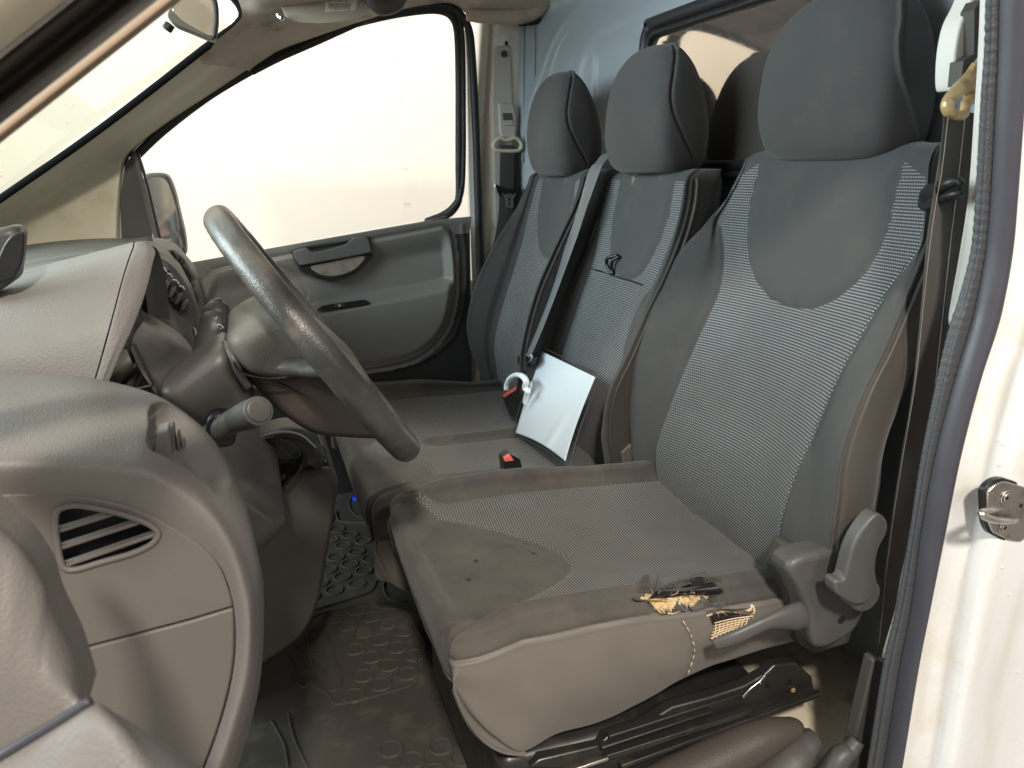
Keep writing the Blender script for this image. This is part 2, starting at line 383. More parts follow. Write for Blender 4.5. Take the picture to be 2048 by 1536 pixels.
# ================================================================ SEATS
def backrest(name,yc,tab,upoly,parent,pat_top=.985,nu=16,nv=5,thick=.155,nzs=34,back_pull=0,sidevinyl=True,soil=0,flip_u=None,sideslope=0):
    """tab rows: Z, Xcentre, Xseam, seam half width, Xedge, half width"""
    Z=[r[0] for r in tab]; zs=np.linspace(Z[0],Z[-1],nzs); sm=np.array([cr([r for r in tab],160)])[0]
    def at(z): return [np.interp(z,sm[:,0],sm[:,k]) for k in range(1,6)]
    rows=[]
    zt=Z[-1]
    lv=[(z,0) for z in zs]+[(zt+.032*math.sin(R(a)),.05*(1-math.cos(R(a)))) for a in (18,36,54,70,82,90)]
    for z,rr in lv:
        xc,xs,s,xe,w=at(min(z,zt)); w2=w-rr*.55
        s2=min(s,w2-.012)
        h=[(0,xc+rr),(.5*s2,xs+(xc-xs)*.72+rr),(s2,xs+rr),(s2+.35*(w2-s2),xs+(xe-xs)*.35-.007+rr),(s2+.75*(w2-s2),xs+(xe-xs)*.75-.010+rr),(w2-.004,xe-.002+rr),
           (w2+.002,xe+.014+rr),(w2+.001,xe+.055+rr*.6),(w2-.016,xe+thick*.75+rr*.2),(w2-.045,xe+thick*.95),(.5*w2,xe+thick)]
        xmax=max(xc+.04,xe+thick)
        h.append((0,xmax))
        h[-2]=(.5*w2,xmax-.005)
        ring=[(x,yc-o,z) for o,x in h]+[(x,yc+o,z) for o,x in h[-2:0:-1]]
        rows.append(ring)
    G=resampk(rows,nu,1,True); G=np.array([cr(G[:,j],int(nzs*nv)) for j in range(G.shape[1])]).transpose(1,0,2)
    o=grid(name,G,M['fabric'],parent,cu=True,cap=True)
    V=verts(o); y=np.abs(V[:,1]-yc); z=np.minimum(V[:,2],zt)
    xc,xs,s,xe,w=at(z)
    front=(V[:,0]<xe+.03)|(y<w-.03); front&=V[:,0]<np.maximum(xe,xc)+.045
    vin=np.minimum(V[:,0]-(xe+.006),y-(w-.025)); vin=np.where((V[:,0]>xe+.05)&(y>w-.04),.01,vin)
    if not sidevinyl: vin=np.full_like(vin,-.01)
    s=np.minimum(s,w-.006); sg_=(s<w-.02); dseam=y-s; dtop=V[:,2]-(pat_top-.5*np.maximum(0,y-.17))
    U=sdf_poly(V[:,1]-yc,V[:,2],upoly)
    pat=np.where(front,np.maximum(np.maximum(dseam,dtop),-U),.01)
    attr(o,'vlight',np.full(len(V),.25 if 'driver' in parent.name else 0.0)); attr(o,'pat',pat); attr(o,'vin',vin); attr(o,'upan',np.where(front,U,.01)); attr(o,'pc',np.c_[V[:,1],V[:,2],V[:,0]*0]); attr(o,'soil',np.full(len(V),soil)*np.clip((.62-V[:,2])*3,0,1))
    d=-.0045*g(dseam,.0035)*front*(dtop<.004)*sg_-.0035*g(U,.003)*front*(V[:,2]<pat_top+.01)-.0035*g(dtop,.003)*front*(y>np.abs(upoly[0][0]) )*(dseam<.004)*sg_
    dv=np.hypot(y-w,V[:,0]-(xe+.006)); d+=-.005*g(dv,.003)+.0022*g(dv-.006,.003)
    d+=.003*np.where(U<0,1,0)*ss(0,.02,-U)*front
    d+=vnoise(V,9,.0028)+vnoise(V,28,.0009)
    displace(o,d); return o
def headrest(parent,xo,yc,zo,hw=.137,wide=1.0,lean=0.0,label=None):
    tab=[(.984,.085,.893,.955),(.990,.113,.873,.978),(1.008,.130,.858,.992),(1.05,.138,.848,.998),(1.10,.1385,.846,.993),(1.15,.134,.851,.979),(1.19,.122,.861,.962),(1.218,.100,.874,.946),(1.234,.072,.887,.933),(1.240,.030,.899,.922)]
    rows=[]
    for z,hwz,xf,xb in tab:
        q=hwz*hw/.137; L=xb-xf
        h=[(0,xf),(.45*q,xf+.002),(.8*q,xf+.010),(.965*q,xf+.028),(q,xf+.45*L),(.95*q,xf+.72*L),(.75*q,xb-.08*L),(.4*q,xb-.01*L),(0,xb)]
        rows.append([(x+xo+lean*(z-1.1),yc-o,z+zo) for o,x in h]+[(x+xo+lean*(z-1.1),yc+o,z+zo) for o,x in h[-2:0:-1]])
    G=resampk(rows,17,1,True); G=np.array([cr(G[:,j],150) for j in range(G.shape[1])]).transpose(1,0,2)
    o=grid('headrest',G,M['fabric'],parent,cu=True,cap=True,label=label)
    V=verts(o); t=np.array(tab); z=V[:,2]-zo
    q=np.interp(z,t[:,0],t[:,1])*hw/.137; xf=np.interp(z,t[:,0],t[:,2])+xo+lean*(z-1.1)
    y=np.abs(V[:,1]-yc); xs=xf+.024+.060*ss(1.14,.975,z)+.004
    d=np.where(V[:,0]<xf+.08,np.abs(V[:,0]-xs)+.0*y,1); d=np.where(y>.5*q,d,1)
    dt=np.where(z>1.2,np.abs(V[:,0]-xs),1); d=np.minimum(d,dt)
    displace(o,-.0055*g(d,.0026)+vnoise(V,10,.002)); n=len(V)
    for k,v in (('pat',.01),('vin',-.01),('upan',.01),('soil',0),('vlight',0)): attr(o,k,np.full(n,v))
    attr(o,'pc',np.zeros((n,3)))
    for s in (-1,1):
        tube('headrest_post',[(.915+xo,yc+s*.062,.95+zo),(.915+xo,yc+s*.062,1.03+zo)],.006,M['mid'],parent,k=12)
        tube('post_collar',[(.913+xo,yc+s*.062,.955+zo),(.913+xo,yc+s*.062,.980+zo)],[.012,.011],M['mid'],parent,n=4,k=16)
    return o
def cushion(name,yc,hw,parent,zc,zs,ze,s,front,zbot,xend,yofs=0,nearmul=1,soil=.6,umode='pad',farE=0,ku=14,nrow=230,extra=None,nstrip=None):
    """front: list of (X, dz) rolled front rows; surface runs to xend"""
    rows=[]; sec=[]
    for X,ztop,kw in front: sec.append((X,ztop,kw))
    for X in np.arange(.30,xend+.001,.06): sec.append((X,None,1.0))
    for X,ztop,kw in sec:
        C,S_,E_=[float(np.interp(X,f[0],f[1])) for f in (zc,zs,ze)]
        if ztop is not None:
            m=(C+S_)/2; C,S_,E_=ztop+(C-m)*.4,ztop+(S_-m)*.4,ztop+(E_-m)*.4
        h2=hw*kw; s2=s*kw; zb=min(float(np.interp(X,zbot[0],zbot[1])),E_-.02); tk=float(ss(.29,.36,X)); zb-=.012*(1-tk); fk=.006 if (ztop is not None) else 0; h2-=fk
        base=[(0,C),(.5*s2,C+(S_-C)*.3),(s2,S_),(s2+.3*(h2-s2),max(S_,E_)+.008),(s2+.72*(h2-s2),E_+.006),(h2-.008,E_-.006),(h2,E_-.018),(h2+.006,E_-.018+(zb-E_+.018)*.3),(h2+.002,E_-.018+(zb-E_+.018)*.65),(h2-.02*tk,zb+.008),(h2-.006-.044*tk,zb)]
        rows.append([(X,yc-o,z) for o,z in base[::-1]]+[(X,yc+o,z+farE*float(ss(.4,.9,o/h2))*float(ss(.30,.36,z))) for o,z in base[1:]])
    G=resampk(rows,ku,1,False); G=np.array([cr(G[:,j],nrow) for j in range(G.shape[1])]).transpose(1,0,2)
    o=grid(name,G,M['fabric'],parent)
    V=verts(o); return o,V
E_=None
# ---- driver seat
drv=thing('driver_seat_assembly','grey cloth driver seat with torn side bolster nearest the open door','seat',(.5,1.07,.1))
YD=1.07
tabD=[(.345,.752,.742,.198,.745,.272),(.40,.750,.732,.197,.732,.285),(.46,.765,.730,.192,.728,.297),(.54,.790,.752,.186,.718,.308),(.62,.818,.783,.186,.714,.313),(.70,.845,.818,.184,.738,.312),(.76,.862,.845,.188,.775,.304),(.82,.876,.862,.206,.815,.288),(.875,.884,.874,.240,.858,.266),(.92,.888,.884,.262,.888,.243),(.955,.892,.890,.262,.908,.228),(.985,.897,.897,.262,.920,.218)]
uD=[(-.168,1.1),(-.168,.98),(-.170,.90),(-.160,.86),(-.138,.82),(-.10,.785),(-.055,.762),(0,.755),(.055,.762),(.10,.785),(.138,.82),(.160,.86),(.170,.90),(.168,.98),(.168,1.1)]
bk=backrest('backrest',YD,tabD,uD,drv,pat_top=.992,nu=15,nv=6,soil=.3,thick=.115)
headrest(drv,0.004,YD,0.010,hw=.153)
zcD=([.2,.30,.46,.6,.80],[.372,.366,.352,.356,.36]); zsD=([.2,.3,.49,.73,.80],[.385,.385,.386,.372,.37]); zeD=([.2,.24,.3,.45,.6,.8],[.39,.395,.408,.410,.395,.39])
frD=[(.305,.208,1.0),(.272,.226,1.0),(.244,.254,1.0),(.222,.292,1.0),(.209,.330,1.0),(.204,.362,.998),(.212,.384,.99),(.234,None,.985),(.262,None,.995)]
zb=([.20,.22,.24,.27,.30,.376,.454,.52,.575,.66,.76],[.34,.31,.275,.24,.216,.193,.203,.225,.247,.255,.262])
cu,V=cushion('cushion',YD,.238,drv,zcD,zsD,zeD,.186,frD,zb,.79,ku=15,nrow=250,farE=.016)
y=np.abs(V[:,1]-YD); X=V[:,0]
Etop=np.interp(X,zeD[0],zeD[1])
seam_s=np.interp(X,[.2,.24,.3,.4,.8],[.215,.205,.186,.186,.184])
ppl=[(v,.463-8.07*v*v) for v in np.linspace(-.150,.150,25)]+[(.186,.262),(.215,.225),(.25,.12),(-.25,.12),(-.215,.225),(-.186,.262)]
pad=-sdf_poly(V[:,1]-YD,X,ppl)
dse=y-seam_s; top=(V[:,2]>.30)&(X>.195)
isTop=(y<.236*1.0)&(V[:,2]>Etop-.028)|(X<.26)&(y<.225)&(V[:,2]>.335)
vin=np.where(isTop,-.01,.01)
# side: distance from the top seam line
sl=Etop-.024; vside=sl-V[:,2]; vin=np.where(y>.215,vside,np.where(X<.25,.315-V[:,2],-.01)); vin=np.where(V[:,2]<.30,.01,vin)
pat=np.maximum(dse,pad); pat=np.where(vin>-.004,.01,pat)
attr(cu,'vlight',np.full(len(V),1.0)); attr(cu,'pat',pat); attr(cu,'vin',vin); attr(cu,'upan',np.full(len(V),.01)); attr(cu,'pc',np.c_[V[:,1],V[:,0],V[:,0]*0]); attr(cu,'soil',np.where(X<.62,1.0,.6))
d=-.0042*g(dse,.0035)*(vin<-.003)-.0045*g(pad,.0035)*(y<seam_s+.002)*(vin<-.003)-.004*g(vin,.0025)+.0014*g(vin-.005,.0025)
d+=.007*ss(0,.05,pad)*(y<seam_s)
d+=vnoise(V,8,.003)+vnoise(V,22,.0013)
d+=ss(.225,.24,y)*(vnoise(V*np.array([1,1,.45]),16,.0045)+vnoise(np.c_[V[:,0]+V[:,2]*.6,V[:,1],V[:,2]*.2],38,.0016))
# torn openings pushed in: outline in (X,Z/Y) of the near bolster
tear1=[(a[0],a[1]) for a in [P(*q,Z=.395)[:2] for q in [(1262,1192),(1290,1175),(1350,1160),(1400,1158),(1432,1172),(1442,1190),(1420,1208),(1385,1222),(1340,1232),(1318,1233),(1300,1215),(1280,1200)]]]
T1=sdf_poly(V[:,0],V[:,1],tear1); near=(V[:,1]<YD)*ss(-.030,-.012,V[:,2]-Etop)
d+=-.016*ss(.001,-.007,T1)*near
tear2=[(a[0],a[2]) for a in PX([(1415,1228),(1445,1222),(1500,1220),(1508,1228),(1480,1248),(1440,1272),(1424,1275),(1420,1262),(1424,1245)],.826)]
T2=sdf_poly(V[:,0],V[:,2],tear2); near2=(V[:,1]<YD-.2)&(V[:,2]<.40)
d+=-.016*ss(.001,-.007,T2)*near2
displace(cu,d)
# stitched repair seam running down the skirt
def onskirt(px): return [P(a,b,Y=.8265) for a,b in px]
for k_,(a_,b_) in enumerate([((1366,1242),(1372,1252)),((1374,1255),(1380,1266)),((1382,1270),(1385,1278)),((1386,1284),(1389,1293)),((1389,1298),(1389,1306)),((1388,1311),(1385,1319)),((1384,1325),(1381,1334)),((1379,1340),(1376,1348))]):
    tube('repair_stitch',[P(*a_,Y=.8240),P(*b_,Y=.8240)],.0007,M['greyt'] if k_%3 else M['frayt'],drv,k=6,n=3)
def snap(o,p,d=(0,0,0)):
    off=wloc(o); ok,loc,nor,i=o.closest_point_on_mesh(Vector(tuple(map(float,p)))-off); return np.array(loc+off)+np.array(nor)*0, np.array(nor)
def cast(o,px,py):
    off=wloc(o); r=ray(px,py); r=r/np.linalg.norm(r)
    ok,loc,nor,i=o.ray_cast(Vector((0,0,CH))-off,Vector(tuple(r))); return (np.array(loc+off),np.array(nor)) if ok else (None,None)
bpy.context.view_layer.update()
def patch(name,px,src,m,parent,lift=.0015,n=60,bump=0,dep=None):
    """irregular flat piece lying on surface src, outline given by where it lies on that surface"""
    pts=[]
    for a,b in px:
        p,nn=cast(src,a,b)
        if p is None: continue
        pts.append(p+nn*lift)
    c=np.mean(pts,0); G=[]
    L=cr(pts,n,True)
    for t in np.linspace(0,1,7): G.append([c+(q-c)*t for q in L])
    G=np.array(G)
    if bump:
        for i in range(1,7):
            for j in range(n): G[i,j]+=np.array([0,-.3,1])*bump*noise.noise(Vector(G[i,j]*170))
    return grid(name,G,m,parent,cu=True)
f1=patch('foam',[(1278,1196),(1300,1190),(1350,1190),(1395,1182),(1420,1192),(1400,1208),(1375,1222),(1345,1232),(1318,1230),(1300,1212)],cu,M['foam'],drv,lift=.004,bump=.002,n=90)
f1['label']='pale torn foam showing through bolster'
patch('tear_shade',[(1290,1196),(1325,1184),(1360,1174),(1400,1163),(1436,1171),(1442,1184),(1420,1191),(1380,1188),(1340,1193),(1305,1199)],cu,M['black'],drv,lift=.0075)  # black patches paint the shade inside both tears
patch('tear_shade',[(1416,1230),(1420,1227),(1450,1223),(1494,1221),(1506,1226),(1486,1238),(1455,1246),(1428,1250)],cu,M['black'],drv,lift=.005)
tube('torn_border',[q for q in [cast(cu,a,b)[0] for a,b in [(1414,1232),(1430,1226),(1450,1222),(1470,1221),(1488,1219),(1498,1220),(1504,1211),(1509,1222),(1506,1228)]] if q is not None],[.0014,.0018,.001,.002,.0012,.0022,.003,.002,.001],M['frayt'],drv,n=50,k=6)
# woven backing showing in the lower tear
for k in range(9):
    a=cast(cu,1420+k*7.5,1276-k*3.0)[0]; b=cast(cu,1428+k*8.0,1242-k*1.6)[0]
    if a is not None and b is not None: tube('backing_thread',[a+[0,-.006,0],(a+b)/2+[0,-.008,0],b+[0,-.005,0]],.0009,M['frayt'],drv,k=5,n=6)
for k in range(6):
    a=cast(cu,1416+k*1.5,1272-k*6.2)[0]; b=cast(cu,1466+k*7,1252-k*5)[0]
    if a is not None and b is not None: tube('backing_thread',[a+[0,-.007,0],(a+b)/2+[0,-.006,.001],b+[0,-.007,0]],.0009,M['frayt'],drv,k=5,n=6)
rs=random.Random(3)
fr=[]
def fringe(p0,p1,nn,ln,dirv,m,src,spread=.6,lift=.004,r=.0006):
    for k in range(nn):
        t=rs.random(); a,_=cast(src,p0[0]+(p1[0]-p0[0])*t,p0[1]+(p1[1]-p0[1])*t)
        if a is None: continue
        dv=np.array(dirv,float)+np.array([rs.uniform(-1,1) for _ in range(3)])*spread; dv/=np.linalg.norm(dv)
        l=ln*rs.uniform(.4,1.2); s=a+np.array([0,-lift*.5,lift])
        q=[s,s+dv*l*.5+np.array([rs.uniform(-1,1)*l*.15 for _ in range(3)]),s+dv*l+np.array([rs.uniform(-1,1)*l*.3 for _ in range(3)])]
        fr.append((q,r,m))
fringe((1275,1188),(1445,1164),170,.010,(0,.4,1),M['fray'],cu)
fringe((1300,1200),(1440,1192),60,.012,(.3,-.6,.5),M['fray'],cu)
fringe((1320,1234),(1430,1212),80,.011,(0,.2,.8),M['fray'],cu)
fringe((1420,1226),(1505,1220),30,.009,(.2,-.5,.3),M['frayt'],cu)
fringe((1420,1275),(1500,1232),26,.008,(-.1,-.6,-.2),M['frayt'],cu)
fringe((1290,1196),(1400,1190),30,.010,(.4,-.2,.6),M['frayt'],cu)
for mm,nm in ((M['fray'],'dark_frayed_thread'),(M['frayt'],'tan_frayed_thread')):
    VV=[];FF=[]
    for q,r,m in fr:
        if m is not mm: continue
        p=cr(q,6); 
        for i,c in enumerate(p):
            for a in range(3):
                th=a*2.094; VV.append(c+np.array([math.cos(th),math.sin(th)*.5,math.sin(th)*.8])*r*(1-i/7))
        b=len(VV)-18
        for i in range(5):
            for a in range(3): FF.append((b+i*3+a,b+i*3+(a+1)%3,b+i*3+3+(a+1)%3,b+i*3+3+a))
    o=mk(nm,VV,FF,mm,drv); o['kind']='stuff'
# torn flaps of cloth standing up along the tear
for fl in ([(1262,1196),(1285,1160),(1296,1154),(1300,1170),(1310,1196)],[(1300,1196),(1318,1152),(1312,1172),(1318,1190)],[(1340,1172),(1400,1150),(1412,1146),(1408,1162),(1350,1182)],[(1340,1230),(1348,1214),(1354,1197),(1362,1212),(1374,1226),(1358,1229)],[(1380,1226),(1394,1208),(1400,1192),(1416,1206),(1426,1210),(1444,1200),(1446,1214),(1416,1228)]):
    patch('torn_cloth_flap',fl,cu,M['fray'],drv,lift=.004 if fl[0][1]<1200 else .005,bump=.004,n=40)
# burn holes
for px,py,r in ((1067,1107,.0042),(952,1123,.0045),(938,1160,.0045),(1058,1102,.002),(930,1138,.0015),(920,1165,.0015),(1040,1104,.0012)):
    p,nn=cast(cu,px,py)
    if p is None: continue
    tt=np.cross(nn,[0,1,0]); tt/=np.linalg.norm(tt); bb=np.cross(nn,tt)
    for rr,lf,m in ((r*.95,.0008,M['burn']),(r*.55,.0013,M['black'])):
        ring=[p+nn*lf+(tt*math.cos(a)*(1+.3*math.sin(3*a+px))+bb*math.sin(a))*rr for a in np.linspace(0,6.283,16,endpoint=False)]
        mk('burn_hole',ring,[tuple(range(16))],m,drv,smooth=False)
# recliner cover, knob, height lever
cov=[P(a,b,Y=.765) for a,b in [(1577,1142),(1600,1116),(1650,1104),(1700,1090),(1722,1098),(1740,1150),(1737,1210),(1712,1262),(1668,1292),(1640,1299),(1624,1284),(1614,1220),(1598,1182)]]
sc_o=plate('side_cover',cr(cov,60,True),[],(0,.045,0),M['seatpl'],drv,bev=.010,seg=4)
plate('side_cover_web',[P(a,b,Y=.812) for a,b in [(1570,1150),(1590,1100),(1710,1085),(1740,1180),(1700,1290),(1630,1310),(1600,1290)]],[],(0,.05,0),M['dark'],drv,bev=.006)
hub=P(1702,1172,Y=.755)
def disc(name,c,ax,r,h,m,parent,k=40,bev=.002,label=None,seg=3):
    ax=np.array(ax,float); ax/=np.linalg.norm(ax); t=np.cross(ax,[0,0,1.]) 
    if np.linalg.norm(t)<.05: t=np.cross(ax,[1.,0,0])
    t/=np.linalg.norm(t); b=np.cross(ax,t)
    out=[np.array(c)+(t*math.cos(a)+b*math.sin(a))*r for a in np.linspace(0,2*math.pi,k,endpoint=False)]
    return plate(name,out,[],ax*h,m,parent,bev=bev,label=label,seg=seg)
kn=disc('recliner_hub',hub,(0,-1,0),.024,.030,M['seatpl'],drv,bev=.004)
kp=[P(a,b,Y=.715) for a,b in [(1775,1042),(1760,1028),(1745,1035),(1722,1065),(1705,1100),(1694,1140),(1688,1160),(1672,1162),(1672,1185),(1690,1200),(1715,1210),(1742,1200),(1755,1170),(1752,1140),(1758,1100),(1775,1065)]]
plate('recliner_lever',cr(kp,70,True),[],(0,.022,0),M['seatpl'],drv,bev=.009,seg=5)
disc('cover_screw',P(1683,1240,Y=.764),(0,-1,0),.0055,.001,M['black'],drv,k=16,bev=0)
lv=[(1428,1290,.785),(1470,1275,.775),(1520,1252,.768),(1550,1240,.768),(1590,1232,.772),(1612,1235,.78)]
tube('height_lever',PYs(lv),[.0085,.0108,.0105,.0105,.0165,.0215,.017],M['seatpl'],drv,n=50,k=20,flat=.6,hint=(0,0,1))
bpy.context.view_layer.update()
# belt guide loop on the shoulder
tube('belt_guide',PYs([(1852,408,.80),(1864,385,.775),(1890,370,.735),(1915,362,.72),(1924,372,.715)]),[.010,.013,.009,.007,.005],M['black'],drv,n=30,k=14)
tube('belt_guide',PYs([(1854,406,.79),(1875,400,.755),(1905,390,.725),(1928,383,.715)]),[.008,.007,.005],M['black'],drv,n=24,k=12)
# seat frame and rails
ry=.815
def bar(name,a,b,h,d,m,parent,y0,bev=.002,label=None):
    a=np.array(a,float); b=np.array(b,float); ax=(b-a)/np.linalg.norm(b-a); zz=np.cross(ax,[0,1,0]); zz/=np.linalg.norm(zz)
    if zz[2]<0: zz=-zz
    return box(name,(a+b)/2,(np.linalg.norm(b-a),d,h),m,parent,rot=np.array([ax,[0,1,0],zz]).T,bev=bev,label=label)
fr_=thing('seat_frame','black greasy sliding rail frame under the torn driver seat','seat rail',(.5,.9,.0))
def fy(l,y): return [P(a,b,Y=y) for a,b in l]
plate('rail_side',fy([(1060,1536),(1080,1520),(1200,1492),(1215,1475),(1290,1450),(1345,1415),(1420,1395),(1490,1372),(1530,1350),(1550,1330),(1592,1325),(1625,1355),(1632,1400),(1560,1422),(1400,1465),(1250,1520),(1230,1545)],.84),[],(0,.02,0),M['metal'],fr_,bev=.003)
for (a,b),(c,d_),hh,yy,mm in (((1210,1512),(1500,1420),.010,.83,'metal'),((1240,1530),(1640,1385),.008,.825,'metal'),((1120,1545),(1215,1513),.006,.822,'steel'),((1300,1536),(1560,1448),.006,.815,'metal'),((1200,1492),(1420,1420),.004,.832,'metal'),((1215,1470),(1480,1385),.005,.838,'metal')):
    bar('rail',P(a,b,Y=yy),P(c,d_,Y=yy),hh,.012,M[mm],fr_,yy)
tube('release_rod',PYs([(1485,1395,.825),(1500,1378,.825),(1520,1362,.825),(1530,1350,.825)]),.0025,M['steel'],fr_,k=8)
for a,b in ((1260,1460),(1537,1370),(1580,1365),(1586,1380)): disc('rail_hole',P(a,b,Y=.838),(0,-1,0),.004,.0012,M['brass'] if a==1586 else M['black'],fr_,k=14,bev=0)
box('seat_riser',(.50,1.07,.10),(.46,.44,.17),M['metal'],fr_,bev=.02)
box('rail',(.52,1.25,.20),(.50,.03,.03),M['metal'],fr_)

# ---- passenger bench
pas=thing('passenger_bench','grey cloth double passenger bench beyond the driver seat','seat',(.5,1.76,.1))
tabM=[(.33,.712,.700,.155,.690,.185),(.40,.708,.692,.155,.672,.187),(.46,.712,.694,.152,.662,.187),(.54,.728,.707,.15,.670,.19),(.62,.752,.732,.148,.706,.193),(.70,.778,.760,.148,.742,.194),(.77,.800,.785,.15,.780,.192),(.83,.816,.803,.160,.808,.187),(.88,.826,.816,.170,.828,.180),(.92,.833,.825,.182,.838,.176),(.95,.838,.832,.19,.842,.172)]
uM=[(-.125,1.1),(-.125,.95),(-.128,.90),(-.120,.85),(-.10,.80),(-.07,.765),(-.03,.748),(0,.745),(.03,.748),(.07,.765),(.10,.80),(.120,.85),(.128,.90),(.125,.95),(.125,1.1)]
bm_=backrest('backrest',1.548,[(z_,a_,b_,c_+.008,d_,e_+.006) for z_,a_,b_,c_,d_,e_ in tabM],uM,pas,pat_top=.957,nu=12,nv=5,thick=.10)
bm_['label']='middle backrest with fold-down table line and cord loop'
tabF=[(.33,.700,.690,.150,.660,.205),(.40,.690,.678,.15,.635,.218),(.47,.690,.672,.15,.612,.222),(.54,.704,.684,.15,.608,.224),(.62,.727,.708,.148,.624,.222),(.70,.750,.735,.146,.652,.215),(.77,.768,.756,.146,.688,.205),(.83,.780,.770,.152,.722,.195),(.88,.788,.780,.165,.752,.186),(.92,.794,.788,.180,.772,.18),(.95,.798,.794,.19,.785,.174)]
uF=[(a*.93,b+.005) for a,b in uM]
bf_=backrest('backrest',1.958,[(z_,a_,b_,min(c_+.040,e_-.014),d_,e_+.016) for z_,a_,b_,c_,d_,e_ in tabF],uF,pas,pat_top=.957,nu=11,nv=4,thick=.12,sidevinyl=False)
headrest(pas,-.068,1.548,-.012,hw=.140)
headrest(pas,-.108,1.965,-.020,hw=.128)
zcB=([.17,.30,.46,.6,.80],[.335,.340,.336,.336,.34]); zsB=([.17,.3,.49,.73,.80],[.345,.350,.350,.345,.345]); zeB=([.17,.24,.3,.45,.6,.8],[.360,.372,.385,.380,.36,.355])
frB=[(.29,.165,1.0),(.24,.185,1.0),(.207,.22,1.0),(.19,.27,1.0),(.182,.315,.998),(.19,.345,.99),(.212,None,.985),(.25,None,.995)]
cb,V=cushion('cushion',1.765,.405,pas,zcB,zsB,zeB,.335,frB,([.17,.3,.5,.8],[.22,.16,.16,.2]),.72,ku=18,nrow=170)
X=V[:,0]; Y=V[:,1]; y=np.abs(Y-1.765)
# two places: front pads and a central recess
ppl=[(1.40,.10),(1.40,.27)]+[(1.56+v,.345-4.*v*v-10*v**4) for v in np.linspace(-.13,.13,15)]+[(1.77,.235)]+[(1.98+v,.345-4.*v*v-10*v**4) for v in np.linspace(-.13,.13,15)]+[(2.15,.27),(2.15,.10)]
pad=-sdf_poly(Y,X,ppl)
dse=y-.335; rec=sdf_poly(X,Y,[(.37,1.73),(.40,1.715),(.66,1.715),(.66,1.785),(.40,1.785),(.37,1.77)])
vin=np.where(X<.25,.285-V[:,2],np.where(y>.37,.335-V[:,2],-.01)); vin=np.where(V[:,2]<.28,.01,vin)
pat=np.maximum(np.maximum(dse,pad),-rec+.004); pat=np.where(vin>-.004,.01,pat)
attr(cb,'vlight',np.full(len(V),.5)); attr(cb,'pat',pat); attr(cb,'vin',vin); attr(cb,'upan',rec); attr(cb,'pc',np.c_[Y,X,X*0]); attr(cb,'soil',np.where(X<.45,1.2,.4))
dmid=np.where(X<.34,np.abs(Y-1.40),1)
d=-.005*g(dse,.004)*(vin<-.003)-.006*g(pad,.004)*(y<.335)*(vin<-.003)-.005*g(vin,.004)-.008*ss(0,-.012,rec)-.004*g(rec,.004)+.006*ss(0,.04,pad)*(y<.335)
d-=.010*g(dmid,.006)
d+=vnoise(V,8,.003); displace(cb,d)
bpy.context.view_layer.update()
# cord loop on middle backrest and the folding-table slit
def onM(px,py,l=.004):
    p,n_=cast(bm_,px,py); return None if p is None else p+n_*l
tube('cord_loop',[onM(1240,512,.006),onM(1228,518,.016),onM(1222,535,.014),onM(1226,550,.003)],.0042,M['black'],pas,n=24,k=10)
tube('cord_loop',[onM(1243,514,.006),onM(1234,524,.012),onM(1228,538,.01),onM(1229,549,.003)],.0035,M['black'],pas,n=24,k=10)
sl=[onM(a,b,.0008) for a,b in [(1158,530),(1180,536),(1205,544),(1230,552),(1258,561),(1286,570)]]
sl=[s for s in sl if s is not None]
tube('table_slit',sl,.0016,M['black'],pas,n=40,k=6)
# buckles
bk1=[P(a,b,X=.62) for a,b in [(1004,792),(1040,772),(1050,790),(1048,812),(1038,838),(1022,834),(1010,810)]]
b1=plate('buckle',rpoly(bk1,.004),[],(.028,.01,0),M['black'],pas,bev=.003)
b1['label']='black belt buckle with red release bar behind the hook'
plate('release_button',[P(a,b,X=.617) for a,b in [(1005,789),(1035,771),(1038,776),(1008,796)]],[],(.02,.005,0),M['red'],b1,bev=.001)
b2=plate('buckle',rpoly([P(a,b,Y=1.40) for a,b in [(1006,918),(1020,908),(1040,918),(1048,950),(1010,950)]],.002),[],(0,.03,0),M['black'],pas,bev=.002)
plate('release_button',[P(a,b,Y=1.396) for a,b in [(1008,918),(1020,909),(1028,921),(1010,924)]],[],(0,.01,0),M['red'],b2,bev=.001)
# hinge bracket between the seats
plate('hinge_bracket',rpoly([P(a,b,Y=1.345) for a,b in [(1243,905),(1262,888),(1272,892),(1268,915),(1270,930),(1245,930)]],.004),[],(0,.02,0),M['mid'],pas,bev=.004)
# side shell of the middle backrest seen next to the driver seat
# ================================================================ VAN CAB (body shell)
van=thing('van_cab','white van cab body with beige pillars, headlining and blue-grey bulkhead','van',(.3,1.4,0))
# far side (passenger) planes
YF=2.30
# --- bulkhead: curved sheet, forward-wrapping at the far side
def bulk(u,z):   # u from 0 (far pillar) to 1 (near pillar)
    path=bulk.p; i=u*(len(path)-1); k=min(len(path)-2,int(i)); t=i-k; q=path[k]*(1-t)+path[k+1]*t
    return np.array([q[0],q[1],z])
bulk.p=cr([(.80,2.36),(.835,2.30),(.90,2.20),(.955,2.08),(.99,1.95),(1.00,1.80),(1.005,1.5),(1.005,1.2),(1.0,1.0),(.985,.86),(.95,.76)],140)
zs=np.linspace(.0,1.55,110); us=np.linspace(0,1,260)
G=np.array([[bulk(u,z) for u in us] for z in zs])
o=grid('bulkhead',G,M['bulk'],van)
V=verts(o); 
def bx(px,py,X=1.0): 
    a=P(px,py,X=X); return (a[1],a[2])
